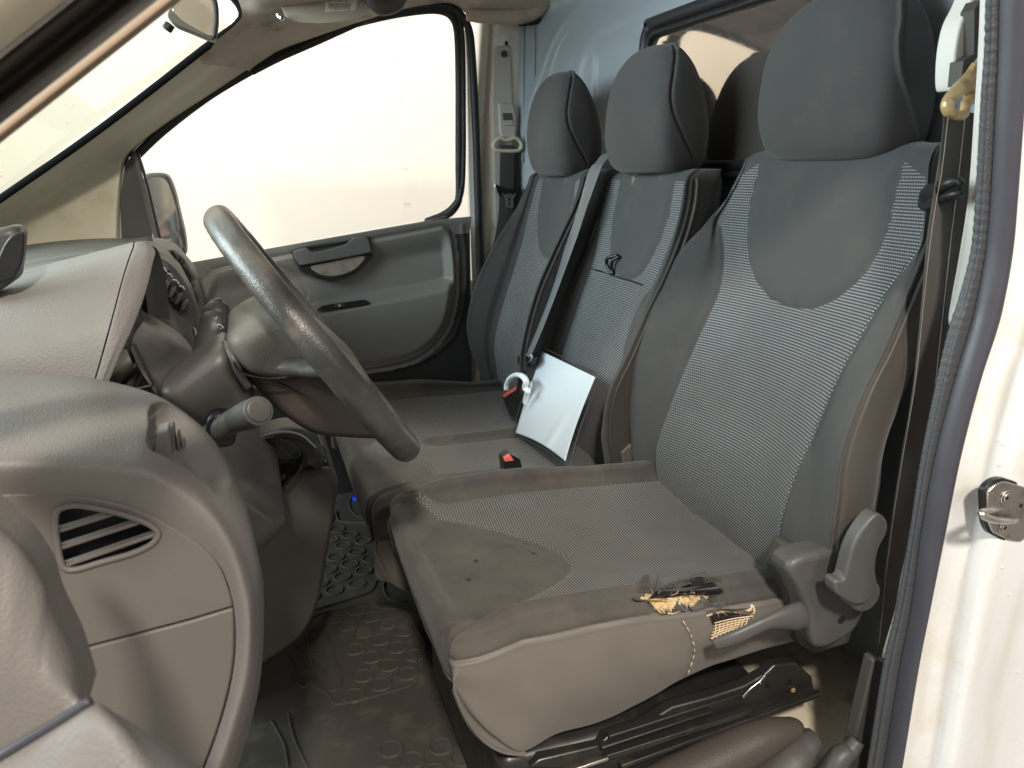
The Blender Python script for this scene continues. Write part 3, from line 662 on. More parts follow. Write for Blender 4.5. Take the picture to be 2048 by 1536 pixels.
# pressed ribs: traced where they lie on the panel
def onB(px,py):
    p,_=cast(o,px,py); return (p[1],p[2])
rib1=[onB(*q) for q in [(1050,260),(1062,210),(1085,150),(1105,90),(1130,45),(1165,10),(1200,-25),(1260,-60),(1420,-110)]]
rib2=[onB(*q) for q in [(1160,330),(1155,270),(1153,200),(1158,140),(1170,105),(1195,70),(1240,45),(1300,20),(1420,-40)]]
em=[onB(*q) for q in [(1190,250),(1188,180),(1192,110),(1205,82),(1250,68),(1268,66),(1280,85),(1286,130),(1290,250)]]
d1=sdf_line(V[:,1],V[:,2],rib1); d2=sdf_line(V[:,1],V[:,2],rib2); d3=sdf_poly(V[:,1],V[:,2],em)
sg=-1.0
nx=norms(o)[:,0].mean(); sg=1 if nx<0 else -1
displace(o,sg*(.010*g(d1,.014)+.009*g(d2,.016)-.006*ss(.004,-.006,d3)+.004*g(d2-.03,.03)+vnoise(V,3,.0012)))
for yy,z0,z1 in ((2.315,1.0,1.42),(2.28,1.05,1.38)):
    tube('pressed_rib',[(np.interp(yy,bulk.p[::-1,1],bulk.p[::-1,0])-.002,yy,z0),(np.interp(yy,bulk.p[::-1,1],bulk.p[::-1,0])-.002,yy,z1)],.005,M['bulk'],van,n=8,k=8)
# partition window with rubber frame
XW=.985
wc=[(XW,1.86,1.325),(XW,1.20,1.325),(XW,1.20,.965),(XW,1.86,.965)]
tube('window_rubber',rpoly(wc,.055,8),.0155,M['rubber'],van,n=120,k=12,closed=True)
tube('window_rubber',rpoly([(XW-.006,a[1]+(.026 if a[1]<1.5 else -.026),a[2]+(.026 if a[2]<1.1 else -.026)) for a in wc],.045,8),.010,M['black'],van,n=120,k=10,closed=True)
plate('partition_glass',rpoly([(XW-.001,a[1],a[2]) for a in wc],.055,8),[],(.004,0,0),M['pglass'],van)
# --- far B pillar
pil=[]
for z,x0 in ((.05,.64),(.35,.655),(.70,.672),(1.0,.690),(1.2,.705),(1.40,.722),(1.5,.73)):
    pil.append([(x0-.022,2.40,z),(x0-.020,2.345,z),(x0-.006,2.333,z),(x0+.006,2.338,z),(x0+.012,2.352,z),(x0+.022,2.338,z),(x0+.040,2.330,z),(x0+.075,2.328,z),(x0+.105,2.330,z),(x0+.125,2.345,z),(x0+.135,2.40,z)])
grid('door_pillar',resampk(pil,6,6),M['cream'],van,label='cream painted far door pillar carrying the belt')
# slot near top of the pillar
tube('pillar_slot',[(.775,2.328,1.325),(.775,2.328,1.345)],.0045,M['black'],van,k=10,n=4)
# belt height cover
cvo=[P(a,b,Y=2.322) for a,b in [(988,92),(1022,90),(1026,210),(1026,460),(990,456),(984,200)]]
plate('belt_cover',rpoly(cvo,.012),[],(0,.012,0),M['greyt'],van,bev=.004,seg=3)
disc('screw_recess',P(1008,108,Y=2.3195),(0,-1,0),.010,.002,M['dark'],van,k=20,bev=.0005)
# door-opening seal of the body, far side
sealp=[(1,560,0),]
tube('door_seal',[P(a,b,Y=2.315) for a,b in [(966,760),(962,600),(957,440),(953,300),(948,180),(944,110),(938,60),(922,30),(895,14),(850,8),(800,14),(740,34),(680,60),(620,88),(560,116),(505,146)]],[.0115]*14+[.009,.006],M['rubber'],van,n=110,k=12)
# --- far A pillar trim: between windscreen line and door window line
lowe=[(235,500),(236,420),(244,335),(262,300),(330,246),(430,180),(508,128)]
upe=[(-260,660),(-140,575),(0,478),(60,425),(150,355),(290,245),(400,160)]
mid=[(60,640),(90,560),(120,480),(170,380),(250,305),(360,218),(455,140)]
midy=2.235
L=[P(a,b,Y=2.30) for a,b in lowe]; U_=[P(a,b,Y=2.10) for a,b in [(-300,606),(-150,498),(0,398),(100,328),(200,256),(310,178),(424,92)]]
Mi=[P(a,b,Y=2.24) for a,b in [(-20,580),(30,500),(90,420),(160,350),(250,275),(350,205),(465,118)]]
Mj=[P(a,b,Y=2.17) for a,b in [(-200,600),(-90,510),(40,425),(130,350),(228,275),(330,200),(440,114)]]
rows=[]
for i in range(7):
    u=U_[i]; rows.append([u+[0,.04,.01],u,Mj[i]*.97+u*.03,Mi[i],L[i]*.85+Mi[i]*.15,L[i],L[i]+[.005,.05,0]])
ap=grid('pillar_trim',resampk(rows,8,8),M['beige'],van,label='beige far windscreen pillar trim')
bpy.context.view_layer.update()
pl=[]
for a,b in [(452,105),(470,97),(478,101),(482,110),(478,116),(460,124),(453,120),(450,110)]:
    p,n_=cast(ap,a,b)
    if p is not None: pl.append(p+n_*.0002)
if len(pl)>5: tube('badge_outline',cr(pl,40,True),.0007,M['dark'],van,n=60,k=5,closed=True)
# windscreen: black ceramic band and glass
wl=[P(a,b,Y=2.095) for a,b in [(-420,690),(-200,535),(0,398),(200,258),(415,92),(470,52),(484,28),(470,0),(440,-22)]]
tube('windscreen_band',wl,.0085,M['ceramic'],van,n=80,k=10)
b0,b1=P(0,398,Y=2.10),P(440,70,Y=2.10)
dirv=(b1-b0)
s0=b0-dirv*1.3; s1=b0+dirv*1.06
rows=[]
for t in np.linspace(0,1,8):
    a=s0*(1-t)+s1*t
    rows.append([(a[0]-.10*math.sin(math.pi*v)-.0,2.12-v*1.42,a[2]+.02*math.sin(math.pi*v)) for v in np.linspace(0,1,12)])
grid('windscreen',np.array(rows),M['wglass'],van)
# --- headlining
rows=[]
hl0=[P(a,b,Y=2.29) for a,b in [(508,128),(560,98),(620,76),(700,48),(780,22),(850,8),(905,4),(945,28),(958,32),(1010,34),(1050,38)]]
hl0[-1]=np.array([.86,2.29,hl0[-1][2]])
for i,p in enumerate(hl0):
    t=i/10
    rows.append([p+[0,.03,0],p,p+[.0,-.035,.012],p+[0,-.10,.035],[p[0],2.0,p[2]*.35+1.47*.65],[p[0],1.5,1.49],[p[0],1.0,1.47],[p[0],.72,1.40]])
grid('headlining',resampk(rows,7,5),M['liner'],van)
# rear lower edge lip of the headlining at the bulkhead
lipc=[P(a,b,Y=2.26) for a,b in [(935,30),(960,33),(1000,34),(1040,33),(1070,24),(1090,6),(1100,-20)]]
tube('headlining_lip',lipc,[.02,.024,.026,.024,.02],M['liner'],van,n=40,k=12,flat=.8)
tube('headlining_lip_seal',[p+np.array([.012,0,-.012]) for p in [P(a,b,Y=2.27) for a,b in [(1030,38),(1062,34),(1082,22),(1096,2),(1100,-20)]]],.008,M['rubber'],van,n=30,k=8)
# roof skin above everything
plate('door_header',[(-.25,.60,1.24),(1.1,.60,1.24),(1.1,.60,1.52),(-.25,.60,1.52)],[],(0,.08,0),M['liner'],van,bev=.02)  # unseen header, set low to keep side light off the headrest
plate('roof_skin',[(-.05,.60,1.53),(1.1,.60,1.53),(1.1,2.45,1.53),(-.05,2.45,1.53)],[],(0,0,.02),M['white'],van)
# corner filler between A pillar and headlining (shaded cloth)
cf=[[P(a,b,Y=y) for a,b,y in r] for r in ([(402,128,2.11),(458,134,2.25),(500,142,2.31)],[(414,118,2.10),(466,124,2.24),(508,133,2.30)],[(430,85,2.08),(500,100,2.20),(560,100,2.29)],[(470,50,2.05),(540,70,2.15),(620,78,2.29)],[(484,28,2.03),(560,30,2.05),(700,50,2.27)],[(470,-10,1.95),(560,-10,1.9),(760,30,2.2)],[(430,-40,1.7),(600,-60,1.7),(800,0,2.1)])]
grid('headlining_front',resampk(cf,8,8),M['liner'],van)
# --- near A pillar (blurred, top left)
def band(name,l0,l1,y,m,th=.02,yy=None,label=None):
    a=[P(*q,Y=y) for q in l0]; b=[P(*q,Y=y) for q in l1]
    return plate(name,a+b[::-1],[],(0,th,0),m,van,bev=.004,label=label)
def ap_rows(ys,Y_):
    return resampk([[P(x,y0-x*.79,Y=yy) for y0,yy in zip(ys,Y_)] for x in (-420,-120,0,150,300,450,620)],8,6)
grid('near_pillar_outer',ap_rows([-200,-60,30,80,112],[.38,.36,.365,.385,.42]),M['beige'],van)
grid('near_pillar_seal',ap_rows([106,120,140,165,190,215,238,250],[.43,.415,.412,.43,.432,.42,.44,.49]),M['spoke'],van)
grid('near_pillar_trim',ap_rows([244,250,262,276,284,287],[.56,.545,.54,.542,.56,.60]),M['tan'],van)
# --- near B pillar
yl=[0,100,200,384,500,600,660,768,918,1068,1218,1333,1536,1700]
tL=[1976,1973,1966,1956,1946,1925,1905,1880,1850,1827,1800,1774,1742,1715]
tL=[a-5 if y<600 else a-9 for a,y in zip(tL,yl)]
tM=[2002,2000,1995,1985,1975,1957,1942,1910,1872,1845,1825,1803,1770,1742]
sR=[2045,2043,2040,2027,2017,2000,1985,1950,1912,1882,1850,1828,1795,1765]
yl=[-250,-100]+yl; tL=[1980,1978]+tL; tM=[2006,2004]+tM; sR=[2050,2047]+sR
rows=[]
for y,a,b in zip(yl,tL,tM):
    p0=P(a,y,Y=.675); p1=P((a+b)/2,y,Y=.662); p2=P(b+4,y,Y=.664)
    rows.append([p0+[.035,.02,0],p0,p0*.6+p1*.4+[0,-.003,0],p1,p2*.7+p1*.3+[0,-.002,0],p2,p2+[0.001,.02,0]])
sealo=grid('textured_seal',resampk(rows,6,24),M['seal'],van)
V=verts(sealo); n_=noise
displace(sealo,.0005*np.sin(V[:,2]*2*math.pi/.011)*np.clip(np.array([noise.noise(Vector(v)*40)+.6 for v in V]),0,1))
rows=[]
for y,a,b in zip(yl,tM,sR):
    c=(a+b)/2; ang=np.linspace(-.15,math.pi+.15,9); p0=P(a,y,Y=.658); p1=P(b,y,Y=.648); m_=(p0+p1)/2; e=(p1-p0)/2
    rows.append([m_-e*math.cos(t)+np.array([0,-1,0])*math.sin(t)*.014 for t in ang])
grid('round_seal',resampk(rows,3,10),M['seal2'],van)
# white inner trim left of the seal
wL=[(0,1960),(100,1956),(200,1950),(384,1937),(500,1920),(600,1902),(640,1897),(662,1903)]
wr=[(0,1978),(100,1975),(200,1968),(384,1958),(500,1948),(600,1927),(640,1912),(662,1906)]
rows=[[P(a,y,Y=.735)+[.03,.015,0],P(a,y,Y=.73),P(a+(b-a)*.5,y,Y=.722),P(b,y,Y=.70),P(b+6,y,Y=.69)] for (y,a),(_,b) in zip([(-200,1966)]+wL,[(-200,1986)]+wr)]
grid('inner_trim',resampk(rows,5,8),M['trimw'],van)
rows=[[P(a,y,Y=.72),P((a+b)/2,y,Y=.715),P(b,y,Y=.70)] for y,a,b in ((925,1849,1853),(1000,1838,1845),(1068,1822,1835),(1150,1802,1822),(1218,1790,1812),(1270,1775,1798),(1310,1764,1790),(1330,1763,1785),(1340,1770,1780))]
grid('lower_trim',resampk(rows,4,5),M['cream'],van)
plate('sill_trim',[P(a,b,Y=.70) for a,b in [(1748,1322),(1755,1318),(1785,1330),(1790,1345),(1760,1560),(1690,1560)]],[],(0,.02,0),M['dark'],van,bev=.005)
tube('sill_trim_fold',[P(a,b,Y=.69) for a,b in [(1650,1560),(1680,1515),(1700,1500),(1715,1480)]],[.02,.016,.01],M['dark'],van,n=20,k=12)
# painted outer pillar with striker
rows=[]
for y,b in zip(yl,sR):
    rows.append([P(b-8,y,Y=.655)+[-.0,.02,0],P(b-6,y,Y=.650),P(b+8,y,Y=.647),P(b+34,y,Y=.645),P(b+62,y,Y=.640),P(b+85,y,Y=.625),P(b+120,y,Y=.610),P(b+180,y,Y=.606),P(b+260,y,Y=.60),P(b+420,y,Y=.58)])
bp=grid('outer_pillar',resampk(rows,6,6),M['white'],van,label='white painted door pillar with latch striker')
V=verts(bp)
c0=P(2010,1025,Y=.6); dd=np.hypot((V[:,0]-c0[0]),(V[:,2]-c0[2]))
displace(bp,(vnoise(V,5,.010)+vnoise(V*np.array([1,1,.5]),14,.002))*1.0)
bpy.context.view_layer.update()
# striker plate
def onP(px,py,l):
    p,n_=cast(bp,px,py)
    if p is None: p=P(px,py,Y=.60); n_=np.array([0,-1,0])
    return p+np.array([0,-1,0])*l
YS=onP(2005,1025,0)[1]-.006
spo=rpoly([P(a,b,Y=YS) for a,b in [(1975,985),(1992,968),(2012,963),(2052,975),(2075,990),(2070,1050),(2045,1085),(2020,1082),(1985,1065),(1977,1045)]],.006)
c_=np.mean(spo,0)
plate('striker_gasket',[c_+(q-c_)*1.09+[0,.003,0] for q in spo],[],(0,.008,0),M['black'],van,bev=.001)
sp=plate('striker_plate',spo,[],(0,.006,0),M['steel'],van,bev=.0015)
for a,b,r in ((2014,996,.0105),(2010,1056,.010)):
    disc('bolt',P(a,b,Y=YS),(0,-1,0),r,.0015,M['steel'],van,k=24,bev=.0006); disc('bolt',P(a,b,Y=YS-.0015),(0,-1,0),r*.62,.002,M['steel'],van,k=20,bev=.0008); disc('bolt_hole',P(a,b,Y=YS-.0036),(0,-1,0),r*.22,.0005,M['black'],van,k=8,bev=0)
disc('plate_hole',P(2042,1011,Y=YS),(0,-1,0),.0028,.0006,M['black'],van,k=12,bev=0)
tube('striker_loop',[P(1998,1018,Y=YS),P(1982,1020,Y=YS-.016),P(1963,1026,Y=YS-.024),P(1966,1032,Y=YS-.026),P(1990,1040,Y=YS-.022),P(2020,1042,Y=YS-.010),P(2032,1040,Y=YS)],.0042,M['steel'],van,n=50,k=12)
for a,b in ((1998,880),(2006,888),(2000,930),(2005,1135),(2018,1188),(2038,1345)):
    p,n_=cast(bp,a,b)
    if p is not None: disc('paint_drip',p,n_,.0022,.0012,M['white'],van,k=10,bev=.0005)
# --- cab floor and sill
plate('cab_floor',[(-.6,.66,-.012),(1.0,.66,-.012),(1.0,2.4,-.012),(-.6,2.4,-.012)],[],(0,0,-.02),M['mat'],van)
rows=[]
for x in np.linspace(.55,1.02,12): rows.append([(x,.66,.08),(x,.72,.085+.02*(x>.7)),(x,.80,.09+.012*math.sin(x*14)),(x,.95,.10+.015*math.sin(x*9)),(x,1.25,.10),(x,1.5,.1)])
fo=grid('wheel_arch_floor',resampk(rows,8,6),M['floor'],van,label='worn dirty cream metal floor behind the seat rail')
displace(fo,vnoise(verts(fo),10,.006))
# bottom-left blurred sill of the driver's doorway
rows=[]
edge=[(-80,985),(0,1049),(40,1085),(70,1125),(91,1163),(101,1200),(115,1235),(147,1300),(165,1355),(178,1400)]
low=[(-80,1560),(-40,1545),(0,1518),(20,1505),(50,1486),(80,1468),(110,1450),(140,1432),(160,1418),(176,1408)]
rows=[[P(a,b,Y=.50)+[0,.03,0],P(a,b,Y=.485),P(a*.93+c*.07,b*.93+d_*.07,Y=.455),P(a*.5+c*.5-10,b*.5+d_*.5,Y=.43),P(c,d_,Y=.42)] for (a,b),(c,d_) in zip(edge,low)]
grid('kick_trim',resampk(rows,6,6),M['dash'],van,label='blurred grey kick trim nearest the camera')
tube('sill_seal',[P(a,b,Y=.415) for a,b in [(-60,1548),(0,1512),(60,1476),(120,1440),(160,1414),(180,1400)]],.0028,M['seal2'],van,n=30,k=8)
rows=[[P(a,b,Y=y) for a,b,y in r] for r in ([(-80,1562,.415),(-80,1640,.40),(-80,1760,.38)],[(30,1500,.415),(60,1580,.40),(80,1700,.38)],[(120,1443,.415),(150,1500,.40),(200,1640,.38)],[(182,1404,.418),(230,1460,.40),(300,1600,.38)],[(230,1425,.43),(300,1500,.41),(380,1620,.38)],[(330,1488,.45),(400,1560,.42),(500,1700,.38)],[(430,1550,.47),(520,1640,.43),(620,1800,.38)])]
grid('sill_panel',resampk(rows,6,6),M['hood'],van)

# ================================================================ PASSENGER DOOR
pd=thing('passenger_door','closed grey passenger door with its window and black mirror','door',(.25,2.3,.3))
XZ=lambda l,y=2.275:[(P(a,b,Y=y)[0],P(a,b,Y=y)[2]) for a,b in l]
sill=XZ([(-60,618),(385,524),(590,488),(760,458),(880,438),(938,433)]); sx=[p[0] for p in sill]; sz=[p[1] for p in sill]
G=[]; xs=np.linspace(-.42,XZ([(943,500)])[0][0],230)
for t in np.linspace(0,1,200):
    G.append([(x,2.29,-.06+(np.interp(x,sx,sz)+.06)*t) for x in xs])
dp=grid('door_panel',np.array(G),M['door'],pd)
V=verts(dp); U,W=V[:,0],V[:,2]
ins=XZ([(400,640),(412,560),(425,542),(500,525),(590,508),(740,480),(850,460),(885,452),(900,458),(906,475),(912,520),(914,560),(912,600),(900,650),(880,683),(850,710),(810,728),(750,740),(650,750),(500,770),(420,700)])
ins2=[tuple(q) for q in cr(ins,70,True)]
I=sdf_poly(U,W,ins2)
zt=np.interp(U,sx,sz)
arm=XZ([(400,660),(560,640),(640,622),(740,602),(830,585),(880,574),(900,568)]); az=np.interp(U,[a[0] for a in arm],[a[1] for a in arm])
scl=XZ([(898,480),(905,520),(906,560),(900,575)]) 
h=.012*ss(.002,-.008,I)-.006*g(I,.004)
inner=ss(-.008,-.035,I)
up_=ss(-.012,.022,W-az)            # 1 above the arm line
top_=ss(.105,.04,zt-W)             # rolled top
h+=.030*(1-up_)*inner*ss(-.28,-.02,W-az)+.0*inner
h-=.028*inner*up_*(1-top_)
h+=.020*ss(.055,.0,zt-W)*1.0
pull=XZ([(585,503),(600,498),(740,476),(742,500),(738,520),(725,540),(700,553),(670,562),(645,560),(620,550),(600,535),(590,520)])
PU=sdf_poly(U,W,pull); h-=.020*ss(.002,-.006,PU)+.0
ov=XZ([(478,560),(500,540),(545,530),(590,550),(612,580),(612,602),(560,625),(520,622),(495,600)]); h-=.004*g(sdf_poly(U,W,[tuple(q) for q in cr(ov,40,True)]),.0035)
rim=XZ([(925,452),(933,500),(935,560),(928,625),(910,675),(880,705),(840,728),(780,742)]); h+=.004*g(sdf_line(U,W,rim),.006)
G2=V.copy(); G2[:,1]=V[:,1]-h; dp.data.vertices.foreach_set('co',(G2-np.array(wloc(dp))).ravel()); dp.data.update(); fixn(dp)
lowm=bpy.data.materials.get('door_lower_plastic'); dp.data.materials.append(lowm)
cx=np.array([tuple(p.center) for p in dp.data.polygons])+np.array(wloc(dp)); Ic=sdf_poly(cx[:,0],cx[:,2],ins2)
zc_=np.interp(cx[:,0],sx,sz)
dp.data.polygons.foreach_set('material_index',((Ic>.012)&((zc_-cx[:,2])>.05)).astype(int))
bpy.context.view_layer.update()
# pull handle bar
hb=PX([(585,503),(602,497),(615,496),(624,504),(640,503),(690,490),(708,475),(730,474),(738,477),(743,498),(741,506),(700,514),(600,532),(592,522)],2.262)
plate('pull_handle',hb,[],(0,.018,0),M['handle'],pd,bev=.004,seg=3)
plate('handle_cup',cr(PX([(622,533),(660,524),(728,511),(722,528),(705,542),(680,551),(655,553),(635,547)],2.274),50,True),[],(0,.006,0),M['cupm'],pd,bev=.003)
plate('handle_recess_shade',cr(PX([(598,534),(640,526),(741,508),(738,522),(722,540),(700,553),(670,561),(645,560),(620,551)],2.278),60,True),[],(0,.004,0),M['black'],pd,bev=.001)  # black plate standing in for shade in the pull recess
sw=plate('switch_panel',rpoly(PX([(632,622),(645,612),(730,600),(742,606),(735,611),(650,621)],2.250),.006),[],(0,.012,0),M['black'],pd,bev=.002)
plate('window_switch',PX([(668,615),(672,608),(690,606),(692,613)],2.247),[],(0,.008,0),M['dark'],sw,bev=.002)
disc('switch_symbol',P(679,611,Y=2.2455),(0,-1,0),.0035,.0005,M['print'],sw,k=10,bev=0)
# window glass, frame, seals
wo=[(272,312),(330,258),(420,190),(520,131),(600,88),(700,50),(780,30),(850,20),(885,22),(905,35),(915,65),(918,150),(918,280),(917,390),(908,412),(885,428),(850,440),(700,464),(590,486),(383,524)]
wop=rpoly(PX(wo,2.335),.01,3)
plate('window_glass',wop,[],(0,.004,0),M['glass'],pd)
wi=PX([(268,318),(272,312),(330,258),(420,190),(520,131),(600,88),(700,50),(780,30),(850,20),(885,22),(905,35),(915,65),(918,150),(918,280),(917,385),(909,408),(886,426),(850,438)],2.325)
strap('window_seal',wi,.022,.010,(0,-.2,1),M['rubber'],pd,n=160) if 0 else tube('window_seal',wi,[.0115]*14+[.008,.002],M['rubber'],pd,n=180,k=12)
wo2=PX([(245,330),(262,298),(300,262),(400,190),(500,130),(600,82),(700,46),(800,22),(870,12),(900,18),(918,36),(925,85),(927,200),(927,320),(923,385),(910,412),(885,432),(850,444)],2.318)
tube('frame_seal',wo2,.0075,M['rubber'],pd,n=180,k=10)
strap('door_frame',PX([(936,60),(940,120),(943,250),(945,380),(947,470),(950,560)],2.330),.026,.02,(1,0,0),M['white'],pd,n=60)
strap('sill_seal',PX([(383,528),(590,491),(760,461),(850,445),(895,434)],2.30),.008,.02,(0,0,1),M['rubber'],pd,n=60)
tube('corner_seal',PX([(848,446),(885,436),(905,422),(918,402),(924,370)],2.315),[.001,.007,.011,.009,.003],M['black'],pd,n=30,k=10)
# mirror sail panel and quarter bar
plate('sail_panel',rpoly(PX([(243,480),(240,400),(250,330),(270,299),(284,350),(298,430),(308,490)],2.305),.006),[],(0,.01,0),M['dark'],pd,bev=.003)
strap('quarter_bar',PX([(270,308),(283,360),(300,430),(318,500)],2.298),.010,.012,(1,0,0),M['mid'],pd,n=30)
strap('quarter_seal',PX([(276,308),(292,360),(309,430),(326,500)],2.30),.008,.012,(1,0,0),M['black'],pd,n=30)
# exterior mirror
def PT(l,y0,k,x0,off=0):
    out=[]
    for a,b in l:
        r=ray(a,b); t=(y0+off-k*x0)/(r[1]-k*r[0]); out.append(np.array([r[0]*t,r[1]*t,CH+r[2]*t]))
    return out
XM=-.22
mo=PX([(284,350),(300,345),(325,345),(338,352),(350,385),(360,430),(370,470),(374,520),(320,520),(305,440),(290,380)],2.52)
mr=plate('door_mirror',rpoly(mo,.03),[],(0,.09,0),M['dark'],pd,bev=.012,seg=4)
plate('mirror_glass',rpoly(PT([(291,362),(303,354),(326,355),(335,364),(345,392),(354,425),(360,462),(316,475),(306,432),(296,392)],2.44,.9,XM),.012),[],(0,.002,0),M['mirror'],mr)
plate('mirror_glass',rpoly(PT([(318,483),(361,471),(366,515),(330,520)],2.44,.9,XM),.008),[],(0,.002,0),M['mirror'],mr)
# ================================================================ DASHBOARD
da=thing('dashboard','worn grey-brown dashboard with vents at the left of the cab','dashboard',(-.15,1.4,.3))
# instrument binnacle hood
L_=[(196,815,.955),(240,712,.965),(272,640,.985),(294,575,1.01),(307,520,1.05),(312,498,1.09),(304,486,1.14)]
S_=[(176,810,.955),(208,700,.963),(230,620,.98),(246,560,1.005),(260,515,1.045),(268,494,1.08),(271,484,1.13)]
B_=[(-260,800,.955),(-260,750,.96),(-260,705,.98),(-260,668,1.0),(-260,643,1.04),(-260,629,1.08),(-260,620,1.12)]
Lp,Sp,Bp=PYs(L_),PYs(S_),PYs(B_)
for lst,x in ((Lp,0),(Sp,0),(Bp,0)):
    e=lst[-1].copy(); k_=(.98-e[2])/e[1]; lst.append(e+[-.002,.10,-.012-.10*k_]); lst.append(e+[-.006,.19,-.06-.19*k_]); lst.append(e+[-.012,.24,-.16])
n=len(Lp); cx_=np.mean(Lp,0)
rowsA=[[Bp[i],Bp[i]*.66+Sp[i]*.34,Bp[i]*.33+Sp[i]*.67,Sp[i]+[-.0015,0,0]] for i in range(n)]
rowsB=[]
for i in range(n):
    inn=(cx_-Lp[i]); inn/=np.linalg.norm(inn); fwd=(Sp[i]-Lp[i]); fwd/=np.linalg.norm(fwd)
    rowsB.append([Sp[i]+inn*.004,Sp[i]+[.0012,0,0],Sp[i]*.5+Lp[i]*.5-inn*.0015,Lp[i]+fwd*.006,Lp[i]+inn*.005,Lp[i]+inn*.012+fwd*.008,Lp[i]+inn*.022+fwd*.02,Lp[i]+inn*.040+fwd*.030])
grid('binnacle_hood',resampk(rowsA,10,8),M['hood'],da,label='grained light grey hood over the instruments')
grid('binnacle_lip',resampk(rowsB,6,8),M['hood'],da)
pillow('instrument_face',PX([(100,800),(150,640),(245,570),(235,650),(190,790)],1.08),1.08,1.28,M['black'],da,rnd=.01)
plate('dash_leak_plate',[(-1.2,.98,.695),(-.235,.98,.695),(-.235,1.62,.695),(-1.2,1.62,.695)],[],(0,0,-.01),M['dark'],da)  # hidden plate added to stop front light leaking under the hood
tube('cluster_gap',PX([(268,688),(282,716),(296,746),(306,768),(290,774),(272,778)],1.0),.0022,M['black'],da,n=30,k=6)
# near end pad
rowspec=[
 [(-260,1005),(-260,945),(-260,890),(-260,815),(-260,742)],
 [(0,986),(0,935),(0,885),(0,812),(0,752)],
 [(130,987),(135,938),(145,888),(150,815),(150,757)],
 [(220,999),(230,945),(235,895),(245,828),(240,772)],
 [(300,1026),(306,962),(300,905),(322,850),(322,798)],
 [(365,1062),(378,1002),(374,945),(400,880),(388,840)],
 [(415,1097),(428,1045),(430,1002),(452,940),(440,897)],
 [(446,1137),(462,1098),(472,1065),(486,1010),(480,975)],
 [(465,1190),(484,1158),(499,1130),(509,1090),(507,1078)],
 [(474,1255),(498,1230),(514,1200),(523,1180),(525,1178)],
 [(471,1330),(494,1330),(511,1330),(520,1328),(522,1326)],
 [(452,1420),(473,1424),(491,1428),(501,1430),(504,1430)],
 [(412,1536),(434,1543),(452,1549),(463,1552),(467,1552)],
 [(340,1700),(365,1705),(385,1710),(400,1714),(405,1716)]]
Ys=[(.715,.703,.728,.80,.92)]*4+[(.715,.703,.728,.79,.89),(.715,.703,.728,.785,.87),(.715,.703,.728,.78,.86),(.715,.703,.728,.775,.84),(.715,.703,.73,.765,.82),(.715,.703,.73,.76,.79)]+[(.715,.704,.722,.745,.77)]*4
rows=[]
for r,ys in zip(rowspec,Ys):
    q=[P(a,b,Y=y) for (a,b),y in zip(r,ys)]
    rows.append([q[0]+[-.004,.02,0],q[0]+[-.001,.003,0]]+q+[q[-1]+[-.015,.04,-.01],q[-1]+[-.05,.12,-.06],q[-1]+[-.08,.5,-.10]])
pad_=grid('end_pad',resampk(rows,14,14),M['dash'],da)
V=verts(pad_)
def proj(V):
    d=V-np.array([0,0,CH]); z=d@fw; return 1024+F*(d@rt)/z, 768-F*(d@up)/z
px_,py_=proj(V)
rec=[tuple(q) for q in cr([(302,815),(325,805),(350,815),(400,852),(440,905),(462,958),(440,985),(413,962),(375,935),(322,908),(297,890),(299,850)],80,True)]
Sd=sdf_poly(px_,py_,rec); ok=V[:,1]<.93
dirn=np.array([-.75,.35,-.55]); V2=V+dirn*(.030*ss(1,-14,Sd)*ok)[:,None]
pad_.data.vertices.foreach_set('co',(V2-np.array(wloc(pad_))).ravel()); pad_.data.update()
bpy.context.view_layer.update()
vt=pillow('side_vent',PYs([(311,900,.80),(316,848,.80),(341,841,.80),(348,905,.80),(337,913,.80)]),.775,.80,M['dash'],da,rnd=.004,sharp=True)
for k in range(6): plate('louvre',PX([(342+k*11,852+k*16),(347+k*11,856+k*16),(352+k*10,914+k*10),(346+k*10,912+k*10)],.80+.004*k),[],(0,.02,0),M['mid' if k%2 else 'dash_lo'],vt,bev=.001)
# end panels with the demister vent
go=[(-260,1008),(0,989),(130,990),(218,1002),(298,1029),(362,1065),(411,1099),(442,1139),(461,1191),(466,1213)]
up_out=[P(a,b,Y=.7155) for a,b in [tuple(q) for q in cr(go,50)]]+[P(a,b,Y=.7155) for a,b in [(380,1239),(150,1300),(-260,1408)]]
vh=[(112,1052),(116,1024),(135,1014),(165,1013),(232,1026),(290,1046),(312,1062),(313,1074),(298,1090),(260,1107),(200,1124),(160,1136),(138,1138),(126,1130),(118,1100)]
vhole=[P(a,b,Y=.7155) for a,b in [tuple(q) for q in cr(vh,60,True)]]
e1=plate('end_panel',up_out,[vhole],(0,.008,0),M['dash_lo'],da,bev=.002,seg=2)
lo_out=[P(a,b,Y=.7155) for a,b in [(-260,1412),(150,1304),(380,1243),(466,1217)]]+[P(a,b,Y=.7155) for a,b in [tuple(q) for q in cr([(468,1262),(465,1330),(446,1420),(406,1536),(330,1710)],30)]]+[P(-260,1710,Y=.7155)]
plate('lower_end_panel',lo_out,[],(0,.008,0),M['dash_lo'],da,bev=.002,seg=2)
tube('vent_rim',[P(a,b,Y=.7145) for a,b in [tuple(c_) for c_ in np.array(vh)+(np.array(vh)-np.mean(vh,0))*.02]],.0028,M['dash_lo'],e1,n=90,k=10,closed=True)
plate('vent_dark',[P(a,b,Y=.76) for a,b in [(80,980),(340,1010),(350,1130),(90,1180)]],[],(0,.004,0),M['black'],e1)
for a,b in (((108,1062),(232,1023)),((112,1096),(284,1040)),((120,1132),(316,1064))):
    bar('slat',P(*a,Y=.7215),P(*b,Y=.7215),.0036,.010,M['dash_lo'],e1,0,bev=.001)
